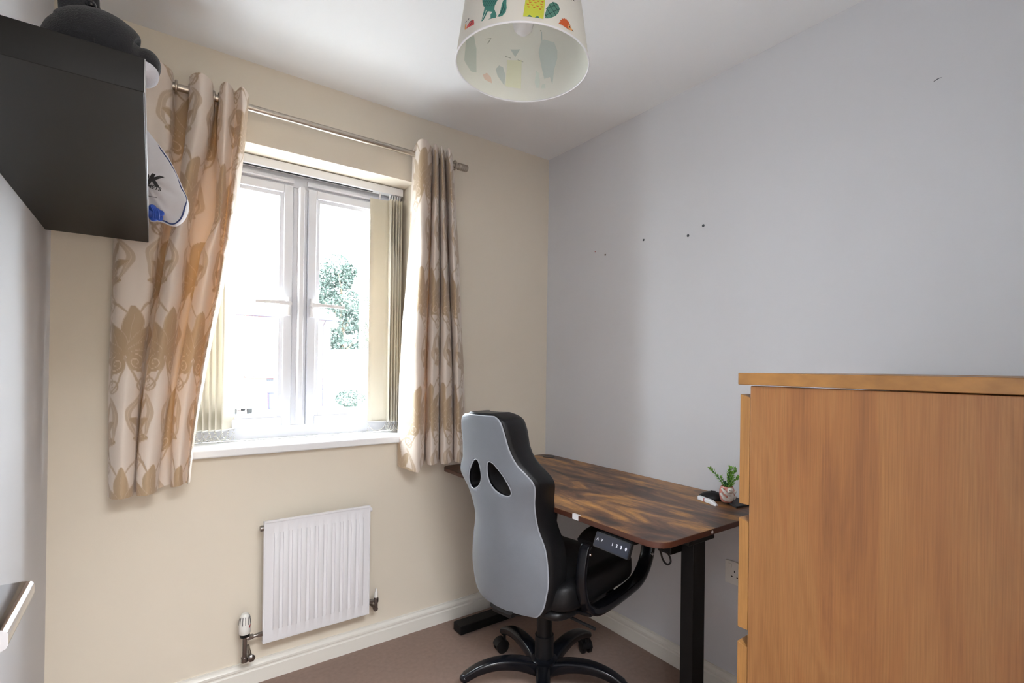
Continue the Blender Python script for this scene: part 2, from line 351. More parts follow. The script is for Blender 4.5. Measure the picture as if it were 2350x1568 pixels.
# vertical blind: headrail and two stacks of vanes
vb = thing('vertical_blind', 'cream vertical blind drawn open on a white headrail inside the window recess', 'blind', (-1.2565, .13, 2.05))
bm = B(); box(bm, RX0+.01, RX1-.008, .112, .152, 2.052, 2.086); box(bm, RX0+.02, -.95, .125, .139, 2.0505, 2.0525, 1); obj('headrail', bm, ['clearw', 'blackprint'], vb, bevel=.002)
def vane(x, ang, zb, yc=.128, zt=2.022):
    a = math.radians(ang); dx, dy = math.cos(a)*.0445, math.sin(a)*.0445
    bm = B(); pts = []
    for k in range(5):
        t = -1+k/2; bow = .004*(1-t*t); pts.append((x+dx*t-dy/.0445*bow, yc+dy*t+dx/.0445*bow))
    A = [bm.verts.new((p[0], p[1], zb)) for p in pts]; C_ = [bm.verts.new((p[0], p[1], zt)) for p in pts]
    for k in range(4): bm.faces.new((A[k], A[k+1], C_[k+1], C_[k]))
    v = obj('vane', bm, 'vane', vb); s_ = v.modifiers.new('s', 'SOLIDIFY'); s_.thickness = .0009; s_.offset = 0
    bm = B()
    tube(bm, [(x, yc, zt-.002), (x, yc, 2.05)], .004, 8); obj('hanger', bm, 'clearw', v)
    bm = B(); n = 9
    for q in (-1, 1):
        for k in range(n):
            t = k/(n-1); ellipsoid(bm, (x+dx*q*.93+.001*q, yc+dy*q*.93, zb-.004-.042*math.sin(math.pi*min(1, t*1.0))*.9), (.0022, .0022, .0022), n=8)
    for k in range(22):
        t = -1+2*k/21; ellipsoid(bm, (x+dx*t*.93+random.uniform(-.002, .002), yc+dy*t*.93, zb-.006-.034*(1-abs(t)**3)), (.0024, .0024, .0024), n=8)
    tube(bm, [(x-dx, yc-dy, zb+.002), (x+dx, yc+dy, zb+.002)], .0028, 6)
    obj('weight_chain', bm, 'white', v)
for x, a in ((-1.626, 52), (-1.605, 53), (-1.584, 52), (-1.563, 53), (-1.542, 52), (-1.521, 54)): vane(x, a, .972)
for x, a in ((-.915, -8), (-.868, 80), (-.856, 82), (-.843, 84), (-.830, 82), (-.819, 84)): vane(x, a, .972)

# ---------------------------------------------------------------- curtain pole and curtains
YP, ZP = -.09, 2.183
cp = thing('curtain_pole', 'brushed metal curtain pole with grooved end caps above the window', 'curtain pole', (-1.25, YP, ZP))
bm = B(); tube(bm, [(-1.96, YP, ZP), (-.62, YP, ZP)], .0125, 20); obj('pole', bm, 'nickel', cp)
for s, x in ((1, -.62), (-1, -1.96)):
    bm = B(); pr_ = [(0, -.002), (.0150, -.002)]
    for k in range(4): pr_ += [(.0165, .002+k*.010), (.0165, .009+k*.010), (.0152, .0095+k*.010), (.0152, .0115+k*.010)]
    pr_ += [(.0165, .043), (.0150, .046), (0, .046)]
    lathe(bm, pr_, (x, YP, ZP), 24, (s, 0, 0)); obj('end_cap', bm, 'nickel', cp)
for x in (-.66, -1.90):
    bm = B(); tube(bm, [(x, -.001, ZP+.0), (x, YP, ZP)], .007, 12); lathe(bm, [(0, .0), (.022, .0), (.022, .006), (0, .008)], (x, 0, ZP), 20, (0, -1, 0)); obj('bracket', bm, 'nickel', cp)

def dseg(X, Y, P, wd):
    """coverage of a tapered stroke through points P with widths wd"""
    out = np.zeros_like(X)
    for i in range(len(P)-1):
        ax, ay = P[i]; bx_, by_ = P[i+1]; dx, dy = bx_-ax, by_-ay; L2 = dx*dx+dy*dy+1e-12
        t = np.clip(((X-ax)*dx+(Y-ay)*dy)/L2, 0, 1); d = np.hypot(X-ax-t*dx, Y-ay-t*dy); w_ = wd[i]+(wd[i+1]-wd[i])*t
        out = np.maximum(out, np.clip((w_-d)/.0011+.5, 0, 1))
    return out
def spiral(cx, cy, r0, turns, a0, sg, n=26):
    return [(cx+r0*(1-.86*t)*math.cos(a0+sg*turns*2*math.pi*t), cy+r0*(1-.86*t)*math.sin(a0+sg*turns*2*math.pi*t)) for t in np.linspace(0, 1, n)]
def damask(U, V):
    PU, PV = .29, .52
    U, V = U+.007*np.sin(V*31)+.003*np.sin(V*71+U*40), V+.008*np.sin(U*27)
    tan = np.zeros_like(U); lite = np.zeros_like(U)
    for half in (0, 1):
        u = (U+half*PU/2+PU/2) % PU-PU/2; v = (V+half*PV/2+PV/2) % PV-PV/2
        au = np.abs(u)
        # acanthus leaf: pointed petals fanning from a base with two volutes
        for ang, L_, w_, off in ((0, .160, .034, 0), (26, .145, .025, .004), (50, .122, .023, .006), (76, .100, .021, .006), (106, .078, .019, .004)):
            a_ = math.radians(ang); by = -.060+.018*(1-ang/104)
            dx, dy = au-off, v-by
            t = (dx*math.sin(a_)+dy*math.cos(a_))/L_; q = dx*math.cos(a_)-dy*math.sin(a_)
            q = q-.026*np.clip(t, 0, 1)**2*(1 if ang else 0)
            half_ = w_*np.sqrt(np.clip(np.sin(math.pi*np.clip(t, 0, 1)**.75), 0, 1))
            pet = np.clip((half_-np.abs(q))/.0011+.5, 0, 1)*((t > 0) & (t < 1))
            tan = np.maximum(tan, pet)
            edge = np.clip(1-np.abs(np.abs(q)-half_*.93)/.0013, 0, 1)*((t > .15) & (t < .97))*.8
            rib = np.clip(1-np.abs(q)/.0011, 0, 1)*((t > .1) & (t < .8))*.6
            lite = np.maximum(lite*(1-pet*.8), np.maximum(edge, rib)*pet)
        for cx, cy, r0 in ((.034, -.070, .030), (.070, -.030, .019)):
            disc = np.clip((r0-np.hypot(au-cx, v-cy))/.001+.5, 0, 1); tan = np.maximum(tan, disc); lite = lite*(1-disc)
            lite = np.maximum(lite, dseg(au, v, spiral(cx, cy, r0*.9, 1.5, math.pi/2, -1), [.0014]*26))
        # side scrolls
        sA = [(0, -.05), (.008, -.085), (.028, -.125), (.052, -.15)]+spiral(.066, -.125, .030, 1.15, -math.pi*.62, 1)
        tan = np.maximum(tan, dseg(au, v, sA, [.0034]*4+list(np.linspace(.0034, .0014, 26)))*.85)
        sB = [(.015, .09), (.045, .125), (.075, .14)]+spiral(.090, .115, .026, 1.1, math.pi*.6, -1)
        tan = np.maximum(tan, dseg(au, v, sB, [.0016, .0044, .0048]+list(np.linspace(.0040, .0014, 26)))*.85)
        sC = [tuple(p_) for p_ in spline([(.096, -.055), (.116, -.015), (.118, .030), (.100, .070), (.078, .092)], 5)]
        tan = np.maximum(tan, dseg(au, v, sC, [.0008+.0105*math.sin(math.pi*i_/20)**.8 for i_ in range(21)])*.7); lite = np.maximum(lite, dseg(au, v, sC, [.0009]*21))
    return tan, lite
def curtain_mesh(rows, nz, nu):
    """rows: list of (z, [(x, y)...]) from top to bottom, same number of plan points"""
    zs = [r[0] for r in rows]
    K = []
    for z, pts in rows:
        d = np.array(spline([(p[0], p[1]) for p in pts], 10)); K.append(d)
    K = np.array(K)                                  # rows x n x 2
    n = K.shape[1]; t = np.linspace(0, n-1, nu); i0 = np.clip(t.astype(int), 0, n-2); f = (t-i0)[None, :, None]
    K = K[:, i0]*(1-f)+K[:, i0+1]*f
    Z = np.linspace(zs[0], zs[-1], nz); out = np.zeros((nz, nu, 2))
    idx = np.interp(Z, zs[::-1], list(range(len(zs)))[::-1])
    for a, q in enumerate(idx):
        i = min(int(q), len(zs)-2); s = q-i
        g = lambda k: K[max(0, min(len(zs)-1, k))]
        p0, p1, p2, p3 = g(i-1), g(i), g(i+1), g(i+2)
        m1 = (p2-p0)/2; m2 = (p3-p1)/2
        out[a] = (2*s**3-3*s*s+1)*p1+(s**3-2*s*s+s)*m1+(-2*s**3+3*s*s)*p2+(s**3-s*s)*m2
    return Z, out
def curtain(name, label, rows, du0, hem, rings, parent_loc, top_wave):
    nz, nu = 360, 460
    Z, P = curtain_mesh(rows, nz, nu)
    seg = np.linalg.norm(np.diff(P, axis=1), axis=2); U = np.concatenate([np.zeros((nz, 1)), np.cumsum(seg, axis=1)], axis=1)
    # cloth length measured halfway down gives the printed pattern its spacing
    Um = U[nz//2]; tt = np.linspace(0, 1, nu)
    Zg = np.repeat(Z[:, None], nu, 1).copy()
    k = np.linspace(0, 1, nz)[:, None]**3
    Zg += k*(np.interp(P[:, :, 0], hem[0], hem[1])-Z[-1])          # hem line rises and falls
    kt = np.clip(1-np.linspace(0, 1, nz)[:, None]*12, 0, 1)
    Zg += kt*(np.interp(P[:, :, 0], top_wave[0], top_wave[1])-Z[0])
    tan, lite = damask(np.repeat(Um[None, :], nz, 0)+du0, Zg)
    V = np.stack([P[:, :, 0], P[:, :, 1], Zg], -1).reshape(-1, 3)-np.array(parent_loc)
    wr = np.sin(Zg*23+U*17)*.0016+np.sin(Zg*9-U*31)*.0014
    V[:, 1] += wr.reshape(-1)
    idx = np.arange(nz*nu).reshape(nz, nu)
    F = np.stack([idx[:-1, :-1], idx[1:, :-1], idx[1:, 1:], idx[:-1, 1:]], -1).reshape(-1, 4)
    me = bpy.data.meshes.new(name); me.from_pydata(V.tolist(), [], F.tolist()); me.polygons.foreach_set('use_smooth', [True]*len(F))
    at = me.attributes.new('damask', 'FLOAT_COLOR', 'POINT'); c = np.ones((nz*nu, 4), np.float32); c[:, 0] = tan.reshape(-1); c[:, 1] = lite.reshape(-1); c[:, 2] = 0
    at.data.foreach_set('color', c.reshape(-1)); me.materials.append(M['damask'])
    th = thing('curtain', label, 'curtain', parent_loc, group='patterned curtains at the window')
    o = bpy.data.objects.new('cloth', me); COL.objects.link(o); o.parent = th
    for x in rings:
        bm = B(); tube(bm, [(x, YP+.020*math.cos(a), ZP+.020*math.sin(a)) for a in np.linspace(0, 2*math.pi, 24, endpoint=False)], .0038, 8, closed=True)
        obj('eyelet', bm, 'nickel', th)
    return th
def rowpx(py, pts):
    """plan row through pixels: (px, depth y) at image row py -> (x, y)"""
    return [(on(1, y, px, py).x, y) for px, y in pts]
F_, K_ = -.162, -.036          # front crest and back of a fold
def R1(px, f=(F_, K_)):
    L, a1, m1, b1, r1, r1b, a2, m2, b2, r2, r2b, a3, m3, b3, g, a4, m4, e4 = px
    fr, bk = f; md = (fr*2+bk)/3
    return [(L, bk), (a1, md), (m1, fr), (b1, md), (r1, bk), (r1b, bk), (a2, md), (m2, fr), (b2, md), (r2, bk), (r2b, bk), (a3, md), (m3, fr), (b3, md), (g, bk*.4+fr*.6), (a4, md), (m4, fr), (e4, md)]
rowsL = [
 (2.235, rowpx(200, R1([288, 312, 352, 392, 403, 434, 436, 461, 487, 490, 502, 506, 521, 537, 540, 543, 556, 571]))),
 (2.10, rowpx(300, R1([283, 306, 350, 390, 402, 430, 432, 457, 483, 487, 499, 500, 517, 534, 538, 541, 554, 566]))),
 (1.75, rowpx(560, R1([263, 280, 330, 374, 384, 399, 401, 421, 440, 447, 490, 492, 504, 514, 517, 520, 528, 541]))),
 (1.62, rowpx(700, R1([258, 272, 318, 356, 362, 380, 380, 402, 424, 430, 458, 460, 480, 500, 503, 505, 512, 524]))),
 (1.15, rowpx(1000, R1([247, 256, 286, 317, 324, 330, 331, 358, 384, 390, 403, 406, 430, 450, 452, 454, 460, 468], (-.15, -.06)))),
 (.80, rowpx(1150, R1([247, 255, 280, 303, 308, 311, 313, 336, 357, 364, 390, 392, 408, 424, 426, 428, 431, 436], (-.15, -.07))))]
for i_ in (1, 2, 3):
    z_, p_ = rowsL[i_]; rowsL[i_] = (z_, [(x, max(y, -.102)) if k < 4 else (x, y) for k, (x, y) in enumerate(p_)])
hemL = ([-1.90, -1.80, -1.74, -1.70, -1.66, -1.62], [.800, .803, .808, .822, .828, .85])
topL = ([-1.95, -1.75, -1.69, -1.60, -1.55, -1.5], [2.225, 2.222, 2.222, 2.222, 2.218, 2.216])
cL = curtain('curtain', 'left curtain in cream and tan scroll damask, hanging beneath the black shelf end', rowsL, .03, hemL,
             [on(1, YP, 404, 205).x, on(1, YP, 435, 213).x, on(1, YP, 490, 225).x, on(1, YP, 503, 228).x], (-1.72, -.10, .80), topL)
def R2(px, f=(F_, K_)):
    L, c0, a1, m1, b1, g1, a2, m2, b2, g2, a3, m3, b3, g3, a4, m4, e4 = px
    fr, bk = f; md = (fr*2+bk)/3; dg_ = (fr+bk*2)/3
    return [(L, bk+.01), (c0, (fr+bk)/2), (a1, fr), (m1, fr-.01), (b1, md), (g1, bk), (a2, md), (m2, fr), (b2, md), (g2, bk), (a3, md), (m3, fr), (b3, md), (g3, bk), (a4, md), (m4, fr), (e4, dg_)]
rowsR = [
 (2.235, rowpx(335, R2([947, 953, 964, 978, 990, 992, 994, 1000, 1007, 1009, 1010, 1015, 1020, 1022, 1024, 1032, 1041]))),
 (2.0, rowpx(450, R2([943, 951, 963, 976, 988, 990, 992, 1000, 1007, 1009, 1011, 1017, 1022, 1025, 1030, 1038, 1047]))),
 (1.70, rowpx(620, R2([935, 948, 962, 973, 983, 986, 988, 998, 1007, 1010, 1012, 1020, 1027, 1030, 1033, 1044, 1054]))),
 (1.35, rowpx(830, R2([920, 936, 952, 966, 976, 979, 982, 993, 1007, 1009, 1011, 1023, 1034, 1036, 1039, 1050, 1061]))),
 (1.00, rowpx(1000, R2([913, 932, 950, 963, 972, 976, 980, 992, 1005, 1008, 1010, 1023, 1037, 1039, 1042, 1054, 1066]))),
 (.80, rowpx(1075, R2([912, 930, 950, 962, 971, 975, 979, 991, 1004, 1007, 1010, 1023, 1037, 1039, 1042, 1054, 1066])))]
hemR = ([-1.0, -.90, -.84, -.80, -.70, -.58], [.79, .79, .775, .80, .795, .80])
cRt = curtain('curtain', 'right curtain in cream and tan scroll damask, hanging behind the desk chair', rowsR, .135, hemR,
              [on(1, YP, 961, 352).x, on(1, YP, 991, 360).x, on(1, YP, 1043, 374).x], (-.76, -.10, .79), ([-1, -.5], [2.222, 2.222]))

# ---------------------------------------------------------------- radiator
rad = thing('radiator', 'white ridged panel radiator mounted on the cream wall below the window', 'radiator', (-1.22, -.06, .19))
rx0, rx1, rz0, rz1, ry = -1.421, -1.025, .190, .640, -.100
bm = B()
# pressed front sheet: plan profile with vertical flutes between a flat top and bottom band
def fluted(bm):
    nf = 11; x_in0, x_in1 = rx0+.030, rx1-.014; p = (x_in1-x_in0)/nf
    xs = [rx0, x_in0]; ds = [0, 0]
    for k in range(nf):
        a = x_in0+k*p
        for fx, d in ((.0, 0), (.06, -.0075), (.12, -.0090), (.5, -.0090), (.60, -.0075), (.72, 0), (1.0, 0)): xs.append(a+fx*p); ds.append(d)
    xs.append(rx1); ds.append(0)
    zs = [rz0, rz0+.040, rz0+.060, rz1-.062, rz1-.042, rz1]; wz = [0, 0, 1, 1, 0, 0]
    g = [[bm.verts.new((x, ry-.002*0-(-d*w_) if False else ry+d*w_*-1*-1, z)) for x, d in zip(xs, ds)] for z, w_ in zip(zs, wz)]
    for i in range(len(zs)-1):
        for j in range(len(xs)-1): bm.faces.new((g[i][j], g[i][j+1], g[i+1][j+1], g[i+1][j]))
fluted(bm)
obj('front_panel', bm, 'radw', rad, ang=35)
bm = B(); box(bm, rx0-.002, rx1+.002, ry+.0, ry+.006, rz0-.004, rz0+.002); box(bm, rx0-.002, rx1+.002, ry-.003, ry+.010, rz1-.002, rz1+.006); box(bm, rx0-.003, rx0+.002, ry-.001, ry+.02, rz0-.003, rz1+.004); box(bm, rx1-.002, rx1+.004, ry-.001, ry+.02, rz0-.003, rz1+.004)
box(bm, rx0+.004, rx1-.004, ry+.010, ry+.024, rz0+.004, rz1-.01)
obj('panel_casing', bm, 'radw', rad, bevel=.0015)
for x in (rx0+.08, rx1-.08):
    bm = B(); box(bm, x-.012, x+.012, ry+.024, -.001, rz0+.05, rz1-.04); obj('wall_bracket', bm, 'radw', rad)
bm = B(); lathe(bm, [(0, 0), (.011, 0), (.011, .012), (.007, .014), (0, .014)], (rx0-.002, ry+.014, rz1-.022), 12, (-1, 0, 0)); obj('end_plug', bm, 'valve', rad)
bm = B(); lathe(bm, [(0, 0), (.009, 0), (.009, .010), (0, .010)], (rx1+.003, ry+.012, rz1-.016), 12, (1, 0, 0)); obj('bleed_plug', bm, 'radw', rad)
# thermostatic valve (left)
vx, vy = -1.482, ry+.010
tv = obj('thermostatic_valve', (lambda b: (tube(b, [(vx, vy, .150), (vx, vy, .232)], .0085, 14), tube(b, [(vx, vy, .222), (rx0, vy, .222)], .0065, 12), lathe(b, [(0, 0), (.0105, 0), (.0105, .016), (0, .016)], (vx+.012, vy, .222), 6, (1, 0, 0)),
     lathe(b, [(0, 0), (.0095, 0), (.0095, .016), (0, .016)], (rx0-.018, vy, .222), 6, (1, 0, 0)), lathe(b, [(0, -.014), (.0115, -.014), (.0115, .003), (0, .004)], (vx, vy, .150), 14), tube(b, [(vx, vy, .143), (vx+.020, vy+.020, .146), (vx+.022, -.001, .146)], .0075, 12), lathe(b, [(0, 0), (.012, 0), (.013, .006), (.008, .010), (0, .011)], (vx+.022, vy-.004, .146), 14, (0, -1, 0))) and b)(B()), 'valve', rad)
bm = B(); lathe(bm, [(0, 0), (.0155, 0), (.0165, .004), (.0165, .012), (0, .012)], (vx, vy, .230), 24); obj('valve_collar', bm, 'black', tv)
bm = B(); lathe(bm, [(0, 0), (.017, 0), (.0195, .004), (.0200, .030), (.0185, .050), (.0155, .066), (.010, .074), (0, .076)], (vx, vy, .241), 28)
for k in range(12):
    a = 2*math.pi*k/12
    pts = [(vx+r*math.cos(a), vy+r*math.sin(a), z) for r, z in ((.0192, .277), (.0182, .292), (.0155, .306))]
    tube(bm, pts, .0011, 6, mi=1)
a = math.radians(-75); c, s = math.cos(a), math.sin(a)
hv = obj('valve_head', bm, ['white', 'blackprint'], tv)
bm = B(); prism(bm, [(.35, .272), (.75, .276), (.55, .262)], lambda p, q, t: (vx+t*math.cos(a+p), vy+t*math.sin(a+p), q), .0195, .0205); obj('setting_arrow', bm, 'red', hv, label='small red setting arrow')
# lockshield (right)
lx = -.988; ly = ry+.012
ls = obj('lockshield_valve', (lambda b: (tube(b, [(lx, ly, .196), (lx, ly, .245)], .0075, 14), tube(b, [(rx1, ly, .233), (lx, ly, .233)], .006, 12), lathe(b, [(0, 0), (.0095, 0), (.0095, .014), (0, .014)], (rx1+.008, ly, .233), 6, (1, 0, 0)), lathe(b, [(0, -.004), (.0105, -.004), (.0105, .012), (0, .012)], (lx, ly, .228), 12),
     tube(b, [(lx, ly, .205), (lx, ly, .197), (lx-.004, -.001, .194)], .0068, 12), lathe(b, [(0, 0), (.010, 0), (.010, .012), (0, .012)], (lx-.003, ly-.008, .197), 8, (0, 1, 0))) and b)(B()), 'valve', rad)
bm = B(); lathe(bm, [(0, 0), (.0075, 0), (.0070, .022), (.0045, .026), (.004, .036), (0, .038)], (lx, ly, .245), 16); obj('lockshield_cap', bm, 'white', ls)

# ---------------------------------------------------------------- standing desk
dk = thing('standing_desk', 'rustic brown standing desk with black metal legs against the lilac wall', 'desk', (-.33, -.68, 0))
DX0, DX1, DY0, DY1, DZ = -.660, -.006, -1.328, -.022, .760
def rrect(x0, x1, y0, y1, r, n=8):
    out = []
    for cx, cy, a0 in ((x1-r, y1-r, 0), (x0+r, y1-r, 90), (x0+r, y0+r, 180), (x1-r, y0+r, 270)):
        for k in range(n+1):
            a = math.radians(a0+90*k/n); out.append((cx+r*math.cos(a), cy+r*math.sin(a)))
    return out
bm = B(); prism(bm, rrect(DX0, DX1, DY0, DY1, .055), lambda p, q, t: (p, q, t), DZ-.018, DZ)
for f in bm.faces:
    if abs(f.calc_center_median().z-(DZ-.009)) < .008: f.material_index = 1
obj('desk_top', bm, ['desk', 'deskedge'], dk, bevel=.0022)
bm = B(); lathe(bm, [(.020, .0005), (.024, .002), (.031, .002), (.033, .0)], (-.060, -.105, DZ), 28); lathe(bm, [(0, -.004), (.021, -.004), (.021, .001)], (-.060, -.105, DZ), 28); obj('cable_grommet', bm, 'black', dk)
for yy in (-1.20, -.145):
    bm = B(); box(bm, -.362, -.297, yy-.025, yy+.025, .012, DZ-.06); leg = obj('leg', bm, 'deskmetal', dk, bevel=.004)
    bm = B(); box(bm, -.625, -.035, yy-.034, yy+.034, .006, .046); 
    for xx in (-.60, -.06): lathe(bm, [(0, 0), (.016, 0), (.016, .007), (0, .007)], (xx, yy, 0), 14)
    obj('foot', bm, 'deskmetal', leg, bevel=.006)
    bm = B(); box(bm, -.60, -.06, yy-.03, yy+.03, DZ-.040, DZ-.018); box(bm, -.40, -.26, yy-.035, yy+.045, DZ-.085, DZ-.030); box(bm, -.42, -.33, yy+.02, yy+.075, DZ-.125, DZ-.030)
    obj('side_bracket', bm, 'deskmetal', leg, bevel=.005)
bm = B(); box(bm, -.36, -.30, -1.17, -.17, DZ-.050, DZ-.019); obj('cross_beam', bm, 'deskmetal', dk, bevel=.003)
# height controller: tilted panel under the front edge
cA = on(0, -.668, 1373, 1220); cB = on(0, -.668, 1449, 1259)
ct = bpy.data.objects.new('height_controller', None); COL.objects.link(ct); ct.parent = dk
yc0, yc1 = cA.y, cB.y
ct.location = Vector((-.672, (yc0+yc1)/2, .736))-dk.location
hw = abs(yc1-yc0)/2+.004; tilt = math.radians(22)
Rm = Matrix.Rotation(tilt, 3, 'Y')
def ctl(p, q, t):  # p along -Y, q down the face, t out of the face
    v = Rm @ Vector((-t, 0, -q)); return (v.x, -p, v.z)
bm = B(); prism(bm, rrect(-hw, hw, -.004, .042, .006, 4), ctl, -.010, 0); box(bm, .010, .06, -hw*.9, hw*.9, -.006, .004)
obj('controller_body', bm, 'black', ct, local=True)
bm = B(); prism(bm, rrect(-hw+.003, hw-.003, -.001, .039, .005, 4), ctl, 0, .0012); face = obj('control_face', bm, 'panel', ct, local=True)
for ch, p in (('∧', -hw*.80), ('∨', -hw*.56), ('1', hw*.06), ('2', hw*.30), ('3', hw*.54), ('0', hw*.80)):
    o3 = Vector(ctl(p, .017, .0016)); ex = Vector(ctl(1, 0, 0)).normalized(); ey = (Vector(ctl(0, -1, 0))).normalized(); ez = ex.cross(ey)
    Mx = Matrix.Identity(4)
    for i_, v_ in enumerate((ex, ey, ez)):
        for j_ in range(3): Mx[j_][i_] = v_[j_]
    Mx.translation = o3
    t_ = text_mesh('key_symbol', ch, .0125, 'key', None, Mx, .0002, bold=.0004); t_.parent = face
# cable loop and stickers
bm = B(); cpts = [on(1, -1.27, x, y) for x, y in ((1500, 1245), (1514, 1262), (1521, 1284), (1531, 1296), (1539, 1290), (1535, 1274), (1522, 1262), (1510, 1254))]
tube(bm, [Vector(p) for p in spline(cpts, 6)], .0028, 8); obj('cable_loop', bm, 'black', dk)
pA = on(0, DX0-.0004, 1320, 1188)
bm = B(); box(bm, DX0-.0012, DX0-.0004, pA.y-.015, pA.y+.013, DZ-.016, DZ+.0008); box(bm, DX0-.0012, DX0+.008, pA.y-.019, pA.y+.013, DZ+.0004, DZ+.0012)
obj('white_sticker', bm, 'clearw', dk, label='torn white sticker on the desk front edge')
dA = on(1, DY0-.0006, 1635, 1219)
bm = B(); lathe(bm, [(0, 0), (.005, 0), (.005, .0008), (0, .0008)], (dA.x, DY0, DZ-.009), 14, (0, -1, 0)); obj('screw_cover', bm, 'clearw', dk, label='pale round cover dot on the desk edge')

# ---------------------------------------------------------------- things on the desk
mt = on(2, DZ, 1690, 1165)
bm = B(); mc = [on(2, DZ, x, y) for x, y in ((1652, 1146), (1672, 1141), (1730, 1160), (1690, 1168))]
A = [bm.verts.new((p.x, p.y, DZ)) for p in mc]; A2 = [bm.verts.new((p.x, p.y, DZ+.007)) for p in mc]
bm.faces.new(A); bm.faces.new(A2)
for i in range(4): bm.faces.new((A[i], A[(i+1) % 4], A2[(i+1) % 4], A2[i]))
bmesh.ops.translate(bm, verts=bm.verts, vec=(0, 0, .0004))
tag(obj('slate_coaster', bm, 'slate', bevel=.0015), 'dark slate coaster under the pink animal plant pot', 'coaster')
pp = on(2, DZ+.008, 1668, 1151)
pot = thing('plant_pot', 'pink glazed pot hugged by a white animal figure on the slate coaster', 'plant pot', (pp.x, pp.y, DZ+.0078))
bm = B(); lathe(bm, [(0, 0), (.018, 0), (.0235, .010), (.0265, .026), (.0255, .042), (.0205, .055), (.0185, .055), (.0230, .042), (.0235, .026), (0, .020)], (0, 0, 0), 36); obj('pot_body', bm, 'pink', pot, local=True)
bm = B()
vd = Vector((CAM[0]-pp.x, CAM[1]-pp.y, 0)).normalized(); sd_ = Vector((-vd.y, vd.x, 0))          # towards the room, and sideways
def pl(a, b, c): return tuple(vd*a+sd_*(-b)+Vector((0, 0, c)))
def pt(ang, z, r, ):
    ang = -ang
    return _pt(ang, z, r)
def _pt(ang, z, r):                                                                                   # on the pot wall
    an = math.radians(ang); return pl(r*math.cos(an), -r*math.sin(an), z)
zax = Matrix.Rotation(math.atan2(vd.y, vd.x), 3, 'Z')
ellipsoid(bm, pt(-32, .022, .021), (.010, .013, .018), zax); ellipsoid(bm, pt(-28, .044, .024), (.0108, .0108, .0108), zax); ellipsoid(bm, pt(-14, .041, .033), (.006, .006, .005), zax)
tube(bm, spline([pt(-25, .030, .027), pt(0, .033, .028), pt(25, .044, .028), pt(38, .049, .026)], 5), [.0055]*10+[.0042]*6, 10)
tube(bm, spline([pt(-25, .010, .024), pt(8, .013, .026), pt(30, .024, .029), pt(42, .033, .029)], 5), [.0065]*10+[.0045]*6, 10)
tube(bm, spline([pt(-60, .034, .028), pt(-85, .040, .028)], 4), .0045, 10); tube(bm, spline([pt(-60, .012, .025), pt(-80, .022, .029)], 4), .005, 10)
fg = obj('animal_figure', bm, 'glaze', pot, local=True, label='white hugging animal figure')
bm = B(); ellipsoid(bm, pt(-16, .047, .0345), (.0013, .0013, .0013), n=8); obj('eye', bm, 'blackprint', fg, local=True)
def sprig(bm, base, tip, n=8, lf=.010, mi=0):
    base, tip = Vector(base), Vector(tip); d = tip-base; mid = base+d*.5+Vector((0, 0, .006))
    P = [Vector(p) for p in spline([base, mid, tip], n//2)]
    tube(bm, P, .0013, 6, mi=1)
    t = d.normalized()
    for i, p in enumerate(P[1:]):
        for k in range(4):
            a = random.uniform(0, 6.28); u = t.orthogonal().normalized(); q = (Matrix.Rotation(a, 3, t) @ u)
            dr = (q*.75+t*.75).normalized(); L_ = lf*random.uniform(.7, 1.2); s_ = dr.cross(t).normalized()*L_*.22
            e = p+dr*L_; m_ = p+dr*L_*.55; nn = s_.cross(dr).normalized()*.0006
            vs_ = [bm.verts.new(x) for x in (p, m_+s_+nn, e, m_-s_+nn, m_-nn*2)]
            for tri in ((0, 1, 4), (1, 2, 4), (2, 3, 4), (3, 0, 4)): bm.faces.new([vs_[j] for j in tri]).material_index = 0
bm = B()
sprig(bm, pl(-.002, 0.002, .040), pl(0, 0.055, .112), 12, 0.013125); sprig(bm, pl(0, -0, .040), pl(0, -0.01, .118), 12, 0.015); sprig(bm, pl(.002, -0.002, .040), pl(0, -0.026, .115), 12, 0.015)
sprig(bm, pl(0, -0.002, .040), pl(.01, -0.034, .088), 12, 0.01375); sprig(bm, pl(0, -0, .045), pl(.008, -0.018, .088), 10, 0.015); sprig(bm, pl(0, -0, .035), pl(.004, 0.02, .085), 6, 0.01125)
sprig(bm, pl(0, -0.004, .040), pl(-.01, -0.012, .10), 12, 0.015); 
tube(bm, [pl(0, 0, .03), pl(0, -.001, .066)], .0035, 8, mi=1); tube(bm, [pl(0, .006, .03), pl(0, .006, .072)], .0035, 8, mi=1)
tag(obj('plant', bm, ['leaf', 'leafdark'], None), 'small bright green artificial plant standing in the pink pot', 'plant').location = pot.location
bpy.data.objects['plant'].data.transform(Matrix.Identity(4))
bm = B(); mp_ = on(2, DZ, 1634, 1146)
ms_ = thing('computer_mouse', 'black computer mouse at the back of the desk behind the white marker', 'mouse', (mp_.x, mp_.y, DZ))
ellipsoid(bm, (0, 0, .0), (.050, .030, .030), Matrix.Rotation(math.radians(-52), 3, 'Z'), 28)
bmesh.ops.bisect_plane(bm, geom=bm.verts[:]+bm.edges[:]+bm.faces[:], plane_co=(0, 0, .001), plane_no=(0, 0, -1), clear_outer=True)
bmesh.ops.holes_fill(bm, edges=[e for e in bm.edges if len(e.link_faces) == 1])
obj('mouse_shell', bm, 'black', ms_, local=True)
bm = B(); tube(bm, [(-.004, .002, .0295), (.006, -.011, .0285)], .0028, 10); obj('scroll_wheel', bm, 'deskmetal', ms_, local=True)
qa = on(2, DZ+.008, 1605, 1142); qb = on(2, DZ+.008, 1645, 1157)
mk = thing('marker_tube', 'small white folded paper tube with a red band lying beside the mouse', 'paper tube', ((qa.x+qb.x)/2, (qa.y+qb.y)/2, DZ))
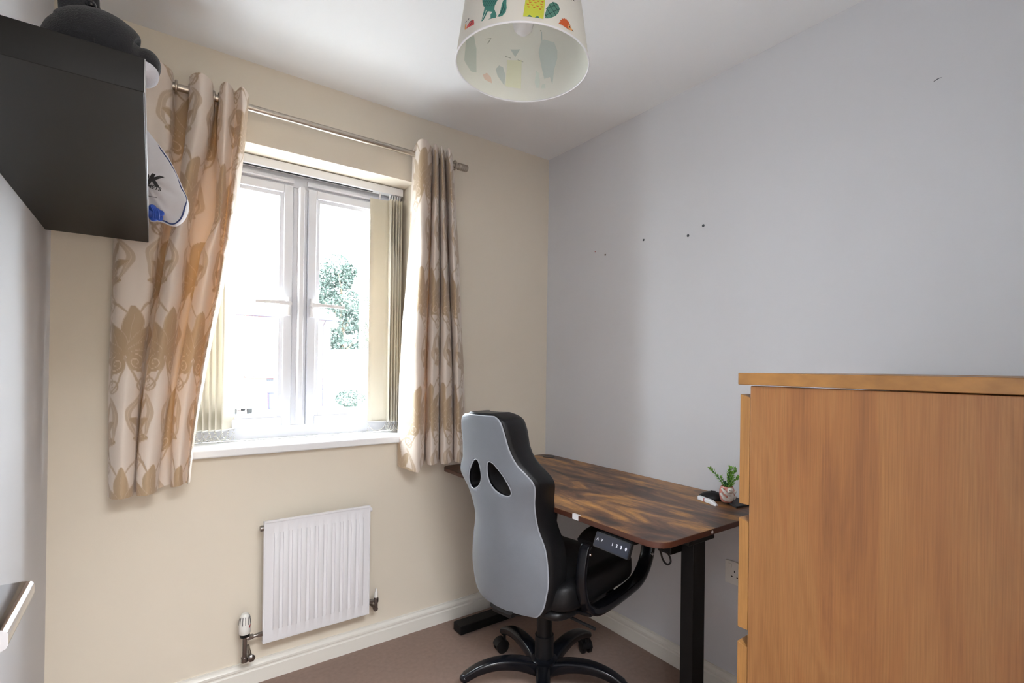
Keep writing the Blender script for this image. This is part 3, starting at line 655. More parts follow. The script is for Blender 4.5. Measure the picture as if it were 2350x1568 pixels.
dq = (qb-qa); bm = B(); tube(bm, [qa, qa+dq*.72, qb-Vector((0, 0, .006))], [1, 1, .55], 16, sq=(.0085, .0075)); obj('paper_body', bm, 'clearw', mk)
bm = B(); tube(bm, [qa+dq*.36, qa+dq*.395], 1, 16, sq=(.0090, .0079)); obj('red_band', bm, 'red', mk)

# ---------------------------------------------------------------- gaming chair
CH = Vector((-.545, -.69, 0)); CA = math.radians(12)
ch = thing('gaming_chair', 'high backed gaming chair in grey and black faux leather pulled up to the desk', 'chair', CH, CA)
def prof(tab, z):
    return float(np.interp(z, [t[0] for t in tab], [t[1] for t in tab]))
def smooth_tab(tab):
    s = spline(tab, 8); return [tuple(p) for p in s]
WT = smooth_tab([(.388, .110), (.396, .142), (.425, .168), (.470, .182), (.530, .191), (.620, .182), (.700, .159), (.780, .163), (.850, .184), (.885, .168), (.920, .138), (.970, .118), (1.03, .108), (1.065, .095), (1.085, .055)])
CT = smooth_tab([(.385, .02), (.45, .035), (.55, .055), (.65, .070), (.75, .062), (.86, .040), (.95, .012), (1.09, .0)])
TT = smooth_tab([(.385, .045), (.45, .075), (.55, .095), (.70, .095), (.86, .10), (.95, .095), (1.03, .105), (1.07, .10), (1.085, .08)])
def backf(u, z, lean=.185): return -.245-lean*(z-.5)+prof(CT, z)*abs(u)**2.2-.012*(1-u*u)
HOLE = [(.024, .914), (.019, .887), (.022, .858), (.036, .836), (.060, .820), (.083, .815), (.096, .823), (.096, .844), (.083, .870), (.065, .895), (.048, .914), (.034, .920)]
def inside(p, poly):
    x, y = p; c = False; n = len(poly)
    for i in range(n):
        x1, y1 = poly[i]; x2, y2 = poly[(i+1) % n]
        if (y1 > y) != (y2 > y) and x < (x2-x1)*(y-y1)/(y2-y1)+x1: c = not c
    return c
def snap(p, poly):
    best = None
    for i in range(len(poly)):
        a = Vector(poly[i]); b = Vector(poly[(i+1) % len(poly)]); d = b-a; t = max(0, min(1, (Vector(p)-a).dot(d)/d.length_squared)); q = a+d*t
        if best is None or (q-Vector(p)).length < best[0]: best = ((q-Vector(p)).length, q)
    return best[1]
HS = [tuple(p) for p in spline(HOLE, 5, closed=True)]
HG = [(x*1.0, y) for x, y in HS]
def grow(poly, k):
    c = Vector((sum(p[0] for p in poly)/len(poly), sum(p[1] for p in poly)/len(poly))); return [tuple(c+(Vector(p)-c)*(1+k/(Vector(p)-c).length)) for p in poly]
def back_grid(bm, inset, off_fn, hole, NZ=110, NU=64, z0=.388, z1=1.085):
    """returns dict (i, j) -> vert; holes snapped to outline"""
    V = {}; lat = {}
    for i in range(NZ+1):
        s = i/NZ; z = z0+inset+(z1-z0-2*inset)*(.5-.5*math.cos(math.pi*s))
        for j in range(NU+1):
            u = -math.cos(math.pi*j/NU)*.35+(-1+2*j/NU)*.65
            wd = max(.004, prof(WT, z)-inset); lat[i, j] = [u*wd, z]
    dead = set()
    polys = [hole, [(-x, y) for x, y in hole]] if hole else []
    for i in range(NZ):
        for j in range(NU):
            c = ((lat[i, j][0]+lat[i+1, j+1][0])/2, (lat[i, j][1]+lat[i+1, j+1][1])/2)
            if any(inside(c, p) for p in polys): dead.add((i, j))
    bv = set()
    for (i, j) in dead:
        for a in (0, 1):
            for b in (0, 1):
                k = (i+a, j+b); nb = [(k[0]-x, k[1]-y) for x in (0, 1) for y in (0, 1)]
                if any(q not in dead for q in nb): bv.add(k)
    for k in bv:
        p = polys[0] if lat[k][0] > 0 else polys[1]; q = snap(lat[k], p); lat[k] = [q.x, q.y]
    for k, (l, z) in lat.items():
        wd = max(.004, prof(WT, z)); u = max(-1, min(1, l/wd)); V[k] = bm.verts.new((off_fn(u, z), l, z))
    inner = set((i, j) for i in range(NZ+1) for j in range(NU+1) if all(((i-x, j-y) in dead) for x in (0, 1) for y in (0, 1)) and 0 < i < NZ and 0 < j < NU)
    for i in range(NZ):
        for j in range(NU):
            if (i, j) not in dead: bm.faces.new((V[i, j], V[i+1, j], V[i+1, j+1], V[i, j+1]))
    for k in inner: bm.verts.remove(V[k])
    return V, lat, dead, bv
# cushion body (black), with two through holes
bm = B(); NZ, NU = 110, 64
def rim(u): return .020*max(0, abs(u)-.80)/.20
Vb, lb, dd, bvb = back_grid(bm, 0, lambda u, z: backf(u, z)+.003+.012*max(0, (abs(u)-.9)/.1)**2, HS)
nb_ = len(bm.verts)
def frontf(u, z): return backf(u, z)+prof(TT, z)*(1-.35*max(0, (abs(u)-.85)/.15)**2)+.020*abs(u)**3-.018*(1-abs(u))*(z < .9)
Vf, lf_, dd2, bvf = back_grid(bm, 0, frontf, HS)
for lst in ([(i, 0) for i in range(NZ+1)], [(i, NU) for i in range(NZ+1)], [(0, j) for j in range(NU+1)], [(NZ, j) for j in range(NU+1)]):
    for a, b in zip(lst, lst[1:]):
        if (Vb[a].co-Vb[b].co).length > 1e-5: bm.faces.new((Vb[a], Vb[b], Vf[b], Vf[a]))
def hole_edges(dd):
    E_ = []
    for (i, j) in dd:
        for (di, dj, a, b) in ((-1, 0, (i, j), (i, j+1)), (1, 0, (i+1, j), (i+1, j+1)), (0, -1, (i, j), (i+1, j)), (0, 1, (i, j+1), (i+1, j+1))):
            if (i+di, j+dj) not in dd: E_.append((a, b))
    return E_
for a, b in hole_edges(dd): bm.faces.new((Vb[a], Vb[b], Vf[b], Vf[a]))
bk = obj('backrest', bm, 'pu', ch, local=True, ang=50)
# grey rear cover
bm = B(); Vg, lg, dg3, bvg = back_grid(bm, .009, lambda u, z: backf(u, z)-.004*(1-max(0, (abs(u)-.85)/.15)**2), grow(HS, .004))
Vin = {}
obj('rear_cover', bm, 'pugrey', bk, local=True, ang=60, label='grey rear cover of the backrest')
cover = bpy.data.objects['rear_cover']; sm = cover.modifiers.new('s', 'SOLIDIFY'); sm.thickness = .004; sm.offset = 0
bm = B()
out = []
for i in range(NZ+1): out.append((i, NU))
ring = [(i, NU) for i in range(2, NZ-1)]+[(NZ, j) for j in range(NU-4, 3, -1)]+[(i, 0) for i in range(NZ-2, 1, -1)]+[(0, j) for j in range(4, NU-3)]
pts = []
for k in ring:
    l, z = lg[k]; wd = prof(WT, z); u = max(-1, min(1, l/wd)); pts.append(Vector((backf(u, z)-.003, l*1.005, z)))
tube(bm, pts, .0028, 8, closed=True)
for sgn in (1, -1):
    hp = []
    for x, y in grow(HS, .004): u = x/prof(WT, y); hp.append(Vector((backf(u, y)-.0045, sgn*x, y)))
    tube(bm, hp, .0022, 8, closed=True)
obj('piping', bm, 'piping', bk, local=True)
# seat
def pillow(bm, cx, cy, cz, sx, sy, sz, e=.32, nseg=40, fr=None):
    rows = []
    n2 = nseg//2
    for i in range(n2+1):
        ph = -math.pi/2+math.pi*i/n2; row = []
        for j in range(nseg):
            t = 2*math.pi*j/nseg; f = lambda v, k: math.copysign(abs(v)**k, v)
            x = sx*f(math.cos(ph), .5)*f(math.cos(t), e); y = sy*f(math.cos(ph), .5)*f(math.sin(t), e); z = sz*f(math.sin(ph), .7)
            if fr: x, y, z = fr(x, y, z)
            row.append(bm.verts.new((cx+x, cy+y, cz+z)))
        rows.append(row)
    for a, b in zip(rows, rows[1:]):
        for j in range(nseg): bm.faces.new((a[j], a[(j+1) % nseg], b[(j+1) % nseg], b[j]))
bm = B(); pillow(bm, .065, 0, .445, .245, .238, .060, fr=lambda x, y, z: (x, y, z+(.022*min(1, abs(y)/.2)**4 if z > 0 else 0)-.015*(x > .2)*(x-.2)*5))
obj('seat', bm, 'pu', ch, local=True, ang=70)
bm = B(); pillow(bm, .03, 0, .385, .20, .20, .030); tube(bm, [(-.24, 0, .40), (-.18, 0, .375), (.05, 0, .372)], 1, 14, sq=(.055, .018)); box(bm, -.24, -.19, -.045, .045, .37, .47); tube(bm, [(-.04, -.05, .345), (-.04, -.26, .335)], .006, 8); box(bm, -.09, .12, -.08, .08, .335, .365)
obj('seat_mechanism', bm, 'black', ch, local=True, bevel=.004)
# loop armrests
for s in (-1, 1):
    bm = B(); LA = .252
    loop = spline([(-.10, .620), (-.06, .645), (.06, .652), (.21, .652), (.30, .638), (.348, .59), (.352, .53), (.322, .46), (.26, .412), (.16, .397), (.02, .392), (-.06, .405), (-.105, .46), (-.118, .54)], 6, closed=True)
    tube(bm, [Vector((p[0], s*LA, p[1])) for p in loop], [(.72 if p[0] < .1 and p[1] > .42 and p[1] < .64 else 1) for p in loop], 14, closed=True, sq=(.014, .027), up=(0, 1, 0))
    tube(bm, [(.14, s*.255, .392), (.14, s*.15, .380)], 1, 12, sq=(.020, .009)); tube(bm, [(-.05, s*.255, .392), (-.05, s*.15, .380)], 1, 12, sq=(.020, .009))
    ar = obj('armrest', bm, 'blackgloss', ch, local=True, ang=60)
    bm = B(); tube(bm, spline([(-.095, s*LA, .648), (-.05, s*LA, .668), (.05, s*LA, .672), (.18, s*LA, .672), (.27, s*LA, .662)], 5), 1, 16, sq=(.034, .010), up=(0, 0, 1)); obj('arm_pad', bm, 'pu', ar, local=True, ang=60)
    bm = B()
    for f_, z_ in ((-.105, .615), (.33, .50)):
        bm = B(); ellipsoid(bm, (f_, s*(LA+.027), z_), (.006, .006, .006), n=12); obj('bolt', bm, 'chrome', ar, local=True)
# column and star base
bm = B(); tube(bm, [(0, 0, .10), (0, 0, .21)], .036, 24); tube(bm, [(0, 0, .20), (0, 0, .29)], .030, 24); tube(bm, [(0, 0, .28), (0, 0, .36)], .024, 24); obj('gas_column', bm, 'black', ch, local=True)
bm = B(); lathe(bm, [(0, .055), (.036, .055), (.050, .075), (.052, .120), (.040, .128), (0, .128)], n=30); base = obj('star_base', bm, 'blackgloss', ch, local=True)
for k in range(5):
    a = math.radians(14+72*k)-CA; c, s = math.cos(a), math.sin(a)
    bm = B(); pts = spline([(.035, .088), (.10, .112), (.18, .122), (.25, .112), (.305, .088)], 6)
    P = [Vector((p[0]*c, p[0]*s, p[1])) for p in pts]; rr = [1.0-.38*(i/(len(P)-1)) for i in range(len(P))]
    tube(bm, P, rr, 16, sq=(.031, .024), up=(0, 0, 1)); ellipsoid(bm, (.305*c, .305*s, .086), (.020, .020, .016)); lg_ = obj('base_leg', bm, 'blackgloss', base, local=True, ang=60)
    bm = B(); ca = a+math.radians(60+25*k); dx, dy = math.cos(ca), math.sin(ca); o_ = Vector((.305*c, .305*s, 0)); cc = o_+Vector((dx*.015, dy*.015, .028))
    tube(bm, [o_+Vector((0, 0, .05)), o_+Vector((0, 0, .088))], .007, 10)
    ax = Vector((-dy, dx, 0))
    for q in (-1, 1): lathe(bm, [(0, 0), (.022, 0), (.0275, .003), (.0275, .014), (.020, .018), (0, .018)], cc+ax*(q*.006), 24, ax*q)
    hood = [(.031*math.cos(t), .031*math.sin(t)) for t in np.linspace(.2, math.pi-.1, 12)]
    prism(bm, hood+[(-.020, .006), (.020, .006)], lambda p, q, t: tuple(cc+Vector((dx, dy, 0))*p+Vector((0, 0, q))+ax*t), -.021, .021)
    obj('caster', bm, 'black', ch, local=True)

# ---------------------------------------------------------------- chest of drawers
cs = thing('chest_of_drawers', 'tall oak veneer chest of drawers standing beside the desk', 'chest of drawers', (-.40, -1.87, 0))
X0, X1, Y0, Y1 = -.793, -.012, -2.19, -1.655; ZT = 1.232
bm = B(); box(bm, X0, X0+.020, Y0, Y1, 0, ZT-.026); box(bm, X1-.020, X1, Y0, Y1, 0, ZT-.026); box(bm, X0+.02, X1-.02, Y0, Y0+.006, .02, ZT-.03); obj('carcass', bm, 'oak', cs, bevel=.0015)
bm = B(); box(bm, X0-.006, X1+.002, Y0-.004, Y1+.024, ZT-.0240, ZT); obj('top_board', bm, 'oakedge', cs, bevel=.0015)
zA = on(0, X0, 1712, 1159).z; zB = on(0, X0, 1712, 1192).z; zTop = on(0, X0, 1700, 905).z
gap = zA-zB; hgt = zTop-zA
z = zTop
while z > .12:
    z0_ = max(.04, z-hgt)
    bm = B(); prof_ = [(.0225, z), (.0225, z0_), (.001, z0_), (.001, z-.006), ]
    prism(bm, prof_, lambda p, q, t: (t, Y1+p, q), X0+.001, X1-.001); 
    d_ = obj('drawer', bm, 'oakend', cs, bevel=.0012)
    bm = B(); box(bm, X0+.03, X1-.03, Y0+.03, Y1+.001, z0_+.01, z-.05); obj('drawer_box', bm, 'oak', d_)
    z = z0_-gap

# ---------------------------------------------------------------- black floating shelf with plush and bag
SX, SY0, SY1, SZ0, SZ1 = -1.782, -1.272, -.112, 1.634, 1.685
bm = B(); box(bm, -W, SX, SY0, SY1, SZ0, SZ1)
sh = thing('floating_shelf', 'thick black floating shelf on the left wall near the curtain', 'shelf', (-1.9, -.69, SZ0))
obj('shelf_board', bm, 'shelf', sh, bevel=.0012)
bm = B(); box(bm, SX, SX+.0012, SY0+.001, SY1-.001, SZ0+.001, SZ1-.001); obj('edge_band', bm, 'shelfedge', sh, label='pale edge band along the shelf front')  # thin pale grey strip over the black board's long edge
# plush dolphin
pl_ = thing('plush_dolphin', 'dark grey dolphin plush with a white chin lying on the black shelf', 'soft toy', (-1.88, -1.15, SZ1))
yy = -1.15
prs = []
for px, py_, r in ((120, 145, .024), (165, 108, .043), (215, 98, .050), (262, 120, .050), (300, 145, .040), (328, 152, .026), (345, 158, .014)):
    p = on(1, yy, px, py_); prs.append((p, r))
bm = B(); sp = spline([tuple(p)+(r,) for p, r in prs], 7)
fr_ = [Vector(q[:3]) for q in sp]; rr = [max(.006, float(q[3])) for q in sp]
fr_ = [v+Vector((0, 0, max(0, SZ1+r-v.z))) if v.x < -1.80 else v for v, r in zip(fr_, rr)]
tube(bm, fr_, rr, 24); 
bd = obj('body', bm, 'plush', pl_, subsurf=1, ang=180)
hc = on(1, yy, 335, 158)
bm = B(); ellipsoid(bm, hc+Vector((-.002, 0, .004)), (.022, .030, .026), Matrix.Rotation(math.radians(20), 3, 'Y')); obj('snout', bm, 'plush', pl_, ang=180)
bm = B(); ellipsoid(bm, hc+Vector((-.002, -.003, -.010)), (.020, .029, .020), Matrix.Rotation(math.radians(20), 3, 'Y')); obj('chin', bm, 'plushw', pl_, ang=180, label='white plush chin')
bm = B(); tp = [on(1, yy+.0, 185, 45), on(1, yy, 183, 10), on(1, yy, 180, -30), on(1, yy, 165, -75)]
tube(bm, spline(tp, 6), [1]*7+[.95]*6+[.7]*5+[.3], 14, sq=(.026, .012), up=(0, 1, 0)); obj('raised_fin', bm, 'plush', pl_, subsurf=1, ang=180)
for px, py_ in ((297, 80), (209, 12)):
    c_ = on(1, yy-.02, px, py_); bm = B(); ellipsoid(bm, c_, (.0068, .0085, .0068), n=16); obj('eye', bm, 'blackgloss', pl_)
# kit bag
yb = -.33
bgt = thing('kit_bag', 'white drawstring kit bag with navy piping resting on the far end of the shelf', 'bag', (-1.80, yb, SZ1))
ol = [on(1, yb, x, y) for x, y in ((333, 296), (352, 318), (385, 360), (405, 398), (420, 432), (432, 462), (433, 485), (424, 505), (408, 519), (392, 518), (378, 512), (362, 508), (345, 508))]
ol += [Vector((-1.779, yb, SZ1-.012)), Vector((-1.788, yb, SZ1+.004)), Vector((-1.83, yb, SZ1+.004)), Vector((-1.90, yb, SZ1+.006)), Vector((-1.94, yb, SZ1+.06)), Vector((-1.92, yb, 1.86)), Vector((-1.86, yb, 1.93)), Vector((-1.82, yb, 1.94))]
ol2 = [Vector(p) for p in spline(ol, 4, closed=True)]
cen = Vector((-1.80, yb, 1.775)); bm = B(); rings = []
TH = .055
for s_, t_ in [(math.cos(a), math.sin(a)) for a in np.linspace(-math.pi/2, math.pi/2, 15)]:
    k = abs(s_)**.62 if abs(s_) > 1e-6 else 0
    if k < .02: rings.append([bm.verts.new(cen+Vector((0, TH*t_, 0)))]); continue
    rings.append([bm.verts.new(cen+(p-cen)*k+Vector((0, TH*t_+.004*math.sin(i*.55+k*4)*(1-k)*2*(1 if t_ < 0 else 0), 0))) for i, p in enumerate(ol2)])
for A, Bq in zip(rings, rings[1:]):
    n = max(len(A), len(Bq))
    for k in range(n):
        a, a2, b, b2 = A[k % len(A)], A[(k+1) % len(A)], Bq[k % len(Bq)], Bq[(k+1) % len(Bq)]
        f = [a]+([a2] if a2 is not a else [])+([b2] if b2 is not b else [])+[b]
        bm.faces.new(f)
bagb = obj('bag_body', bm, 'bag', bgt, ang=180)
def bsurf(x, y, off=.001):
    p = on(1, yb, x, y); v = p-cen; best = 0
    # radial fraction towards the outline
    k = 0
    for i, q in enumerate(ol2):
        w_ = q-cen; c_ = v.normalized().dot(w_.normalized())
        if c_ > best: best = c_; k = v.length/w_.length
    k = min(1, k); c1 = k**(1/.62); y_ = -TH*math.sqrt(max(0, 1-c1*c1)); 
    d = (p-Vector(CAM)).normalized(); t = (yb+y_-off-p.y)/d.y; return p+d*t
bm = B(); pp_ = [bsurf(x, y, .004) for x, y in ((333, 297), (350, 318), (370, 345), (390, 374), (404, 402), (415, 430), (427, 455), (423, 480), (416, 500), (404, 512), (392, 514), (378, 508), (366, 504))]
tube(bm, [Vector(p) for p in spline(pp_, 5)], .0022, 8); obj('navy_piping', bm, 'navy', bagb)
bm = B(); vs_ = [bm.verts.new(bsurf(x, y, .0018)) for x, y in ((330, 322), (342, 329), (348, 336), (347, 346), (343, 358), (338, 368), (330, 378))]; vc = bm.verts.new(bsurf(336, 347, .0022))
for i in range(len(vs_)-1): bm.faces.new((vs_[i], vs_[i+1], vc))
obj('blue_patch', bm, 'navy', bagb)
def label_on(name, s, size, px, py_, rot, shear=0, bold=0):
    p = bsurf(px, py_, .004); q = bsurf(px+12, py_, .004); r_ = bsurf(px, py_-12, .004)
    ex = (q-p).normalized(); ez = ex.cross(r_-p).normalized(); ey = ez.cross(ex)
    Mx = Matrix.Identity(4)
    for i_, v_ in enumerate((ex, ey, ez)):
        for j_ in range(3): Mx[j_][i_] = v_[j_]
    Mx.translation = p
    return text_mesh(name, s, size, 'blackprint', bagb, Mx @ Matrix.Rotation(math.radians(rot), 4, 'Z'), .0003, shear, bold)
label_on('printed_letter', 'OK', .044, 333, 408, -22, .25, .0022)
label_on('printed_word', 'COMETS', .0145, 342, 427, -24, .1, .0003)
label_on('printed_rule', '—', .02, 350, 451, -14)
bm = B()
for x, y, r in ((350, 478, .010), (360, 488, .012), (352, 498, .012), (366, 500, .009), (344, 488, .012), (370, 490, .008)): ellipsoid(bm, bsurf(x, y, .004), (r, r*.8, r*1.1), Matrix.Rotation(random.uniform(-.6, .6), 3, 'Y'), 14)
for k in range(4): tube(bm, [Vector(p) for p in spline([bsurf(346+4*k, 474+k, .014), bsurf(352+4*k, 486, .018), bsurf(350+5*k, 503, .016)], 5)], .0022, 8)
obj('drawstring', bm, 'blue', bagb)

# ---------------------------------------------------------------- pendant lamp shade
LC = Vector((-1.022, -1.163, 2.003)); LR, LT, LH = .1685, .138, .215
pn = thing('pendant_lamp', 'drum lampshade printed with coloured animals hanging from the ceiling', 'lamp', LC)
def con(th, z, off=0):
    r = LR+(LT-LR)*(z/LH)+off; return LC+Vector((r*math.cos(th), r*math.sin(th), z))
bm = B(); n = 96; rings = []
for z, off, mi in ((0, 0, 0), (LH*.5, 0, 0), (LH, 0, 0), (LH, -.0012, 1), (LH*.5, -.0012, 1), (0, -.0012, 1)):
    rings.append(([bm.verts.new(con(2*math.pi*k/n, z, off)) for k in range(n)], mi))
for (A, ma), (Bq, mb) in zip(rings, rings[1:]+rings[:1]):
    for k in range(n): bm.faces.new((A[k], A[(k+1) % n], Bq[(k+1) % n], Bq[k])).material_index = mb if (ma == 1 or mb == 1) and ma == mb else 0
def hit(x, y, inner):
    """angle and height on the cone seen along a pixel"""
    d = (CF+(x-PX)/FPX*CR-(y-PY)/FPX*CU); o = Vector(CAM)-LC; s = (LT-LR)/LH
    a = d.x**2+d.y**2-(s*d.z)**2; r0 = LR+s*o.z; b = o.x*d.x+o.y*d.y-r0*s*d.z; c = o.x**2+o.y**2-r0*r0; D = b*b-a*c
    if D < 0: return None
    t = (-b+math.sqrt(D))/a if inner else (-b-math.sqrt(D))/a
    p = o+d*t; return math.atan2(p.y, p.x), p.z
def decal(poly, mi, lvl, inner=False, sm=False, z_ext=None):
    pts = [hit(x, y, inner) for x, y in poly]
    if any(p is None for p in pts): return
    if sm: pts = [tuple(p) for p in spline(pts, 4, closed=True)]
    th0 = pts[0][0]; pts = [((p[0]-th0+math.pi) % (2*math.pi)-math.pi+th0, p[1]) for p in pts]
    off = (-.0016-.0003*lvl) if inner else .0004+.0003*lvl
    tb = B(); vs_ = [tb.verts.new((p[0]*LR, p[1], 0)) for p in pts]
    es = [tb.edges.new((vs_[i], vs_[(i+1) % len(vs_)])) for i in range(len(vs_))]
    bmesh.ops.triangle_fill(tb, use_beauty=True, edges=es)
    for _ in range(2):
        lg = [e for e in tb.edges if e.calc_length() > .008]
        if lg: bmesh.ops.subdivide_edges(tb, edges=lg, cuts=2, use_grid_fill=True)
        bmesh.ops.triangulate(tb, faces=tb.faces[:])
    mp = {}
    for v in tb.verts: mp[v.index if False else v] = bm.verts.new(con(v.co.x/LR, v.co.y, off))
    for f in tb.faces:
        try: bm.faces.new([mp[v] for v in f.verts]).material_index = mi
        except ValueError: pass
    tb.free()
names = ['shade', 'shadein', 'p_teal', 'p_dark', 'p_yel', 'p_org', 'p_red', 'p_maroon', 'p_green', 'p_line', 'p_hog', 'p_skin', 'p_black', 'p_aqua', 'i_teal', 'i_grey', 'i_yel', 'i_red', 'i_line']
I = {k: i for i, k in enumerate(names)}
s1 = lambda l: [(1040+x/14.256, y/14.256) for x, y in l]
s2 = lambda l: [(1180+x/12.368, y/12.368) for x, y in l]
s3 = lambda l: [(980+x/5.341, y/5.341) for x, y in l]
# fox like teal animal
decal(s1([(960, -180), (960, 60), (985, 170), (1030, 250), (1000, 400), (925, 700), (975, 690), (1060, 540), (1140, 370), (1290, 390), (1225, 480), (1225, 590), (1140, 645), (1400, 580), (1425, 520), (1410, 440), (1350, 310), (1360, 200), (1460, 0), (1480, -180)]), I['p_teal'], 0)
decal(s1([(1085, 330), (1100, 340), (965, 660), (945, 670)]), I['i_teal'], 1)
for r_ in range(5):
    for c_ in range(7):
        x, y = 1010+c_*62+(r_ % 2)*30, -60+r_*58
        if x < 1420-r_*18: decal(s1([(x-14, y+36), (x-8, y-4), (x+20, y-34), (x+14, y+6)]), I['p_dark'], 1)
decal(s1([(1650, -180), (1650, 0), (1590, 130), (1560, 300), (1520, 450), (1440, 545), (1520, 555), (1620, 510), (1720, 400), (1750, 260), (1740, 130), (1745, 0), (1740, -180)]), I['p_teal'], 0)
decal(s1([(1660, 0), (1680, 0), (1650, 250), (1590, 420), (1500, 530), (1560, 400), (1620, 240)]), I['p_dark'], 1); decal(s1([(1700, 210), (1690, 350), (1590, 490), (1660, 330)]), I['p_dark'], 1)
# snail
decal(s1([(645, 640), (680, 650), (690, 800), (560, 870), (430, 945), (470, 820), (560, 700)]), I['p_red'], 0); decal(s1([(400, 790), (440, 780), (435, 900), (420, 960), (395, 980), (380, 960)]), I['p_skin'], 0)
decal(s1([(600, 670), (640, 690), (630, 760), (540, 860), (530, 840), (600, 750), (610, 700), (570, 730), (520, 800), (540, 720)]), I['p_maroon'], 1)
for q in ([(405, 750), (440, 680), (450, 690), (420, 755)], [(475, 675), (515, 600), (528, 610), (490, 680)]): decal(s1(q), I['p_black'], 0)
# red tail on the far left
decal(s1([(520, -120), (620, -120), (590, 50), (520, 170), (470, 280), (430, 420), (330, 700), (240, 950), (165, 1260), (180, 1120), (260, 850), (350, 600), (410, 360), (440, 220), (460, 100)]), I['p_red'], 0)
# yellow bird body
decal(s2([(340, -150), (890, -150), (830, 545), (250, 470)]), I['p_yel'], 0)
for x, y in ((545, 10), (430, 5), (680, 40), (800, 55), (450, 70), (605, 80), (385, 125), (510, 145), (770, 130), (410, 195), (560, 210), (660, 180), (790, 195), (735, 262)):
    decal(s2([(x-42, y-20), (x+46, y-6), (x+20, y+22), (x-14, y+20)]), I['p_org'], 1)
for x, y in ((432, 482), (655, 515)): decal(s2([(x-72, y-8), (x-40, y-40), (x, y-54), (x+40, y-38), (x+68, y+4)]), I['p_green'], 1)
# green cross hatched tail
tail = [(868, 520), (880, 380), (930, 220), (1000, 110), (1100, 55), (1190, 80), (1260, 160), (1290, 260), (1260, 360), (1180, 450), (1060, 505), (960, 525)]
decal(s2(tail), I['p_green'], 0)
for a, b in (((895, 265), (1225, 120)), ((880, 450), (1280, 260)), ((985, 125), (1185, 445)), ((1085, 65), (1260, 355)), ((930, 265), (1080, 495)), ((875, 410), (945, 518))):
    dx, dy = b[0]-a[0], b[1]-a[1]; L = math.hypot(dx, dy); nx, ny = -dy/L*7, dx/L*7
    decal(s2([(a[0]+nx, a[1]+ny), (b[0]+nx, b[1]+ny), (b[0]-nx, b[1]-ny), (a[0]-nx, a[1]-ny)]), I['p_line'], 1)
# hedgehog
decal(s2([(1235, 685), (1290, 640), (1265, 625), (1320, 600), (1290, 575), (1355, 555), (1340, 520), (1400, 540), (1400, 505), (1460, 550), (1475, 535), (1505, 590), (1520, 580), (1550, 640), (1590, 720), (1600, 790), (1570, 860), (1450, 780), (1340, 700), (1290, 682)]), I['p_hog'], 0)
decal(s2([(1530, 700), (1570, 720), (1600, 770), (1680, 905), (1560, 850), (1515, 770)]), I['p_skin'], 1)
decal(s2([(1545, 745), (1575, 742), (1585, 790), (1560, 800)]), I['p_black'], 2); decal(s2([(1640, 850), (1680, 905), (1635, 885)]), I['p_black'], 2)
for q in ([(1595, 0), (1630, 0), (1625, 15)], [(1665, -5), (1690, 0), (1715, 50), (1690, 30)]): decal(s2(q), I['p_black'], 0)
decal([(1342, 12), (1344, 70), (1349, 105), (1341, 85), (1337, 50), (1338, 30)], I['p_aqua'], 0)
# faint show-through on the inside
decal(s3([(1400, 500), (1440, 490), (1560, 520), (1600, 620), (1600, 720), (1560, 860), (1540, 1040), (1510, 950), (1440, 970), (1400, 800), (1370, 650)]), I['i_grey'], 0, True)
decal(s3([(1340, 870), (1370, 900), (1385, 990), (1380, 1085), (1340, 1080), (1320, 1010)]), I['i_teal'], 0, True); decal(s3([(1410, 1040), (1450, 1030), (1455, 1085), (1400, 1088)]), I['i_teal'], 0, True); decal(s3([(1400, 395), (1412, 395), (1416, 500), (1400, 500)]), I['i_grey'], 0, True)
decal(s3([(475, 460), (570, 440), (600, 600), (600, 890), (540, 880), (450, 740)]), I['i_teal'], 0, True)
decal(s3([(980, 740), (1160, 740), (1150, 1090), (960, 1060)]), I['i_yel'], 0, True)
decal(s3([(1020, 610), (1140, 610), (1080, 705)]), I['i_grey'], 1, True)
decal(s3([(840, 850), (880, 805), (930, 830), (960, 930), (945, 1050), (860, 930)]), I['i_grey'], 0, True)
decal(s3([(680, 920), (730, 895), (780, 950), (795, 1025), (700, 975)]), I['i_red'], 0, True)
for q in ([(705, 485), (715, 480), (785, 470), (745, 540), (735, 535), (770, 480)], [(955, 690), (1025, 715), (1024, 722), (955, 697)], [(1110, 735), (1180, 762), (1179, 768), (1110, 742)], [(1392, 372), (1406, 378), (1398, 392), (1390, 388)]): decal(s3(q), I['i_line'], 1, True)
me = None
o = obj('lamp_shade', bm, names, pn, ang=30)
for z in (0, LH):
    bm = B(); tube(bm, [con(a, z, -.0005) for a in np.linspace(0, 2*math.pi, 72, endpoint=False)], .0022, 8, closed=True); obj('shade_rim', bm, 'clearw', o)
bm = B(); tube(bm, [LC+Vector((0, 0, .16)), Vector((LC.x, LC.y, H-.02))], .0035, 8); lathe(bm, [(0, -.035), (.020, -.030), (.038, -.01), (.040, 0), (0, 0)], (LC.x, LC.y, H), 28); obj('cord', bm, 'clearw', pn)
bm = B(); lathe(bm, [(0, .135), (.014, .135), (.018, .145), (.018, .185), (.012, .20), (0, .20)], LC, 24)
for k in range(3):
    a = 2*math.pi*k/3+.5; tube(bm, [LC+Vector((.016*math.cos(a), .016*math.sin(a), .165)), con(a, LH-.004, -.002)], .0016, 6)
obj('lamp_holder', bm, 'clearw', pn)
bm = B(); lathe(bm, [(0, .082), (.012, .0845), (.022, .094), (.0265, .108), (.025, .122), (.018, .134), (.0145, .140), (0, .140)], LC, 32); obj('light_bulb', bm, 'clearw', pn)

